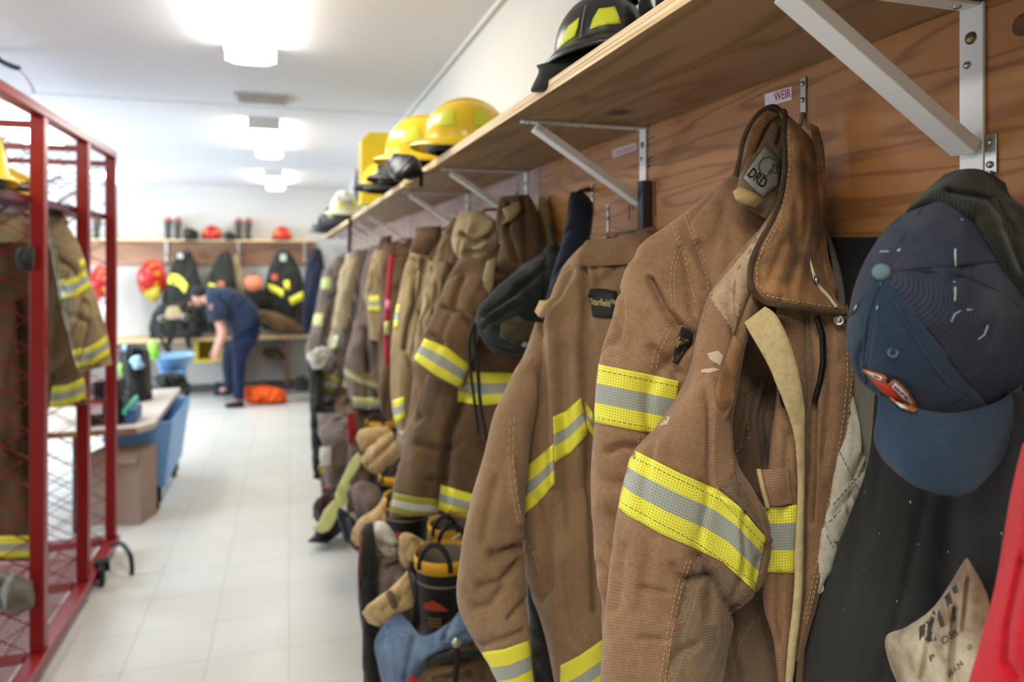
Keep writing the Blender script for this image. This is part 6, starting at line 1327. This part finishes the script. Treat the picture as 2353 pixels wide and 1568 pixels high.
# ------------------------------------------------------------------ red gear rack
M_redp = plain('red_powder_coat', srgb(132, 20, 20), .33, var=.05, spec=.5)
RK = thing('gear_rack', 'red steel gear rack with wire mesh dividers on casters, along the left', 'rack', (-1.15, 3.1, 0))
RX0, RX1, RZ0, RZ1 = -1.46, -.885, .09, 2.115; RYs = [1.25, 1.87, 2.51, 3.14, 3.76, 4.30]
tw = .05
for y in RYs:
    for x in (RX1, RX0):
        m = MB().box((x - tw, y - tw / 2, RZ0), (x, y + tw / 2, RZ1))
        m.build('post', M_redp, RK, bevel=.004)
for x in (RX1, RX0):
    MB().box((x - tw, RYs[0], RZ1 + .0005), (x, RYs[-1] + tw / 2, RZ1 + .038)).build('top_rail', M_redp, RK, bevel=.004)
    MB().box((x - tw, RYs[0], RZ0 - .05), (x + .012, RYs[-1] + tw / 2, RZ0 - .0005)).build('bottom_rail', M_redp, RK, bevel=.004)
for y in RYs:
    for z, h in ((RZ1 - .045, .028), (RZ0 - .04, .03), (1.0, .02)):
        if z == 1.0: continue
        MB().box((RX0 - .0, y - .014, z), (RX1 - tw, y + .014, z + h)).build('cross_rail', M_redp, RK)
def wires(y, x0, x1, z0, z1, d=.105, r=.0019):
    m = MB(); w = x1 - x0; z = z0 - w
    st_ = d * 1.0
    for sgn in (1, -1):
        z = z0 - w * .62
        while z < z1:
            # line from (x0, za) rising with slope .62*sgn
            a = (x0, z) if sgn > 0 else (x1, z); b = (x1, z + w * .62) if sgn > 0 else (x0, z + w * .62)
            t0, t1 = 0, 1; dz = b[1] - a[1]
            if a[1] < z0: t0 = (z0 - a[1]) / dz
            if b[1] > z1: t1 = (z1 - a[1]) / dz
            if t1 > t0:
                A = (a[0] + (b[0] - a[0]) * t0, y + sgn * .002, a[1] + dz * t0); B = (a[0] + (b[0] - a[0]) * t1, y + sgn * .002, a[1] + dz * t1); m.bar(A, B, r * 2)
            z += st_
    return m
for y in RYs[1:]: wires(y, RX0, RX1 - tw, RZ0, RZ1 - .05).build('wire_mesh', M_redp, RK)
# wire floor and upper shelf
def grille(z, nm, sp=.022):
    m = MB(); x = RX0
    while x < RX1 - tw: m.bar((x, RYs[0], z), (x, RYs[-1], z), .005, .004); x += .09
    y = RYs[0]
    while y < RYs[-1]: m.bar((RX0, y, z + .004), (RX1 - tw, y, z + .004), .006, .004); y += sp
    m.build(nm, M_redp, RK)
grille(RZ0 + .01, 'floor_grille')
for k in range(len(RYs) - 1):
    ya, yb = RYs[k] + .02, RYs[k + 1] - .02
    m = MB(); m.box((RX0, ya, 1.79), (RX1 - tw - .005, yb, 1.80)); m.bar((RX1 - tw - .01, ya, 1.80), (RX1 - tw - .01, yb, 1.80), .02, .03); m.build('upper_shelf', plain('maroon_shelf', srgb(92, 34, 44), .5), RK)
for x in (RX1 - .03, RX0 - .02):
    for y in (1.5, 3.92): caster(RK, x, y, RZ0 - .05, .018 if 0 else .02, .3)
caster(RK, RX1 + .02, 3.9, RZ0 + .03, .062, .2)
MB().tube([Vector(q) for q in catmull([(RX1 - .02, 4.22, .07), (RX1 + .06, 4.1, .12), (RX1 + .12, 4.0, .10), (RX1 + .135, 3.98, .045), (RX1 + .135, 3.98, .004)], 24)], .011, 10).build('brake_bar', M_blk, RK, True)
# coats in the rack
r = coat('tan turnout jacket on the rack whose sleeve sticks out past the middle post', P(120, 470, 3.25), [
    ('body', [(40, 500, 130, 495, 3.35, .03), (10, 560, 165, 540, 3.3, .08), (0, 640, 180, 620, 3.28, .10), (-5, 740, 185, 730, 3.28, .10), (-8, 830, 190, 820, 3.28, .10), (-10, 900, 198, 890, 3.28, .10), (-10, 950, 202, 930, 3.28, .07)], C_dark2, dict(nv=80, nu=60, amp=.02)),
    ('sleeve', [(100, 505, 150, 512, 3.25, .03), (105, 530, 172, 545, 3.18, .05), (118, 580, 192, 590, 3.12, .06), (130, 640, 205, 635, 3.08, .065), (140, 700, 222, 690, 3.05, .065), (155, 760, 240, 745, 3.03, .062), (168, 810, 250, 790, 3.02, .06), (185, 856, 258, 838, 3.02, .045)], C_khaki, dict(nv=90, nu=60, amp=.016, fr=10, cr=[([(140, 600), (165, 615), (185, 640)], 10, .02), ([(150, 720), (200, 740)], 9, .012)])),
    ('collar', [(60, 480, 130, 478, 3.3, .03), (50, 500, 150, 500, 3.25, .05), (60, 520, 140, 520, 3.25, .03)], C_khaki)],
    [(1, [(120, 645), (165, 640), (208, 612)], [(125, 690), (170, 685), (214, 656)], Y3), (1, [(165, 805), (205, 798), (246, 770)], [(178, 845), (215, 838), (256, 812)], Y3),
     (0, [(120, 888), (155, 885), (192, 868)], [(115, 940), (155, 932), (200, 915)], Y3), (1, [(180, 598), (186, 596), (200, 588)], [(184, 614), (190, 612), (206, 604)], (T_yel2,))], 'turnout jackets in the red rack')
r = coat('dark brown turnout jacket behind the rack wire at the left edge', P(10, 480, 2.85), [
    ('body', [(-90, 490, 60, 490, 2.9, .04), (-110, 600, 80, 600, 2.86, .12), (-110, 800, 82, 800, 2.84, .14), (-110, 1000, 84, 1000, 2.84, .14), (-110, 1180, 100, 1180, 2.84, .14), (-110, 1290, 110, 1290, 2.84, .12)], C_dark, dict(nv=100, nu=60, amp=.02, cr=[([(50, 700), (60, 900), (70, 1100)], 14, .03)])),
    ('shoulder_yoke', [(-90, 485, 50, 490, 2.80, .03), (-95, 520, 72, 520, 2.76, .05), (-95, 560, 80, 555, 2.76, .03)], C_khaki)],
    [(0, [(-60, 1235), (20, 1232), (72, 1232)], [(-60, 1285), (20, 1284), (74, 1282)], Y3)], 'turnout jackets in the red rack')
soft('dark_gear', 'black gear bag hanging high on the dark jacket in the rack', 'bag', [(40, 570, 78, 566, 2.68, .02), (36, 590, 80, 590, 2.66, .03), (42, 620, 76, 625, 2.66, .02)], C_black, .006, 3)
soft('white_bundle', 'pale grey bundle on the rack floor below the dark jacket', 'bundle', [(-40, 1340, -10, 1400, 2.75, .05), (0, 1320, 20, 1410, 2.7, .1), (50, 1325, 70, 1400, 2.7, .08), (75, 1340, 82, 1380, 2.72, .04)], C_quiltg, .03, 3)
a = P(10, 405, 2.65); make_helmet('yellow fire helmet on the upper shelf of the red rack', (a.x - .03, 2.78, 1.805), -TH + 1.2, M_hy, 'helmets in the red rack', h=.23, rx=.13, ry=.15, edge=M_hy, goggles=False)
a = P(45, 405, 3.1); make_helmet('second yellow fire helmet deeper on the rack shelf', (a.x, 3.4, 1.805), -TH + 1.2, M_hy, 'helmets in the red rack', h=.10, edge=M_hy)
soft('orange_ball', 'small orange lamp beside the tan jacket collar in the rack', 'lamp', [(140, 502, 150, 500, 3.5, .02), (138, 512, 158, 510, 3.48, .03), (144, 522, 156, 520, 3.5, .02)], plain('amber', srgb(250, 160, 40), .4), 0, 3)
soft('dark_gear', 'dark clip on the hanger right of the first rack post', 'clip', [(124, 490, 140, 488, 3.5, .02), (124, 505, 142, 502, 3.48, .03), (128, 512, 138, 510, 3.5, .02)], M_blk, 0, 3)
o = cord('black_strap', [P(-30, 115, 3.0), P(0, 140, 3.0), P(25, 152, 3.0), P(44, 158, 3.0)], .012, M_blk, None); tag(o, 'black strap end above the top rail of the red rack', 'strap')
o = cord('clear_hose', [P(38, 160, 3.0), P(60, 180, 3.0), P(72, 200, 3.0), P(78, 212, 3.0)], .007, plain('clear_grey', srgb(190, 184, 196), .3), None); tag(o, 'pale thin hose curving down to the top rail of the rack', 'hose')
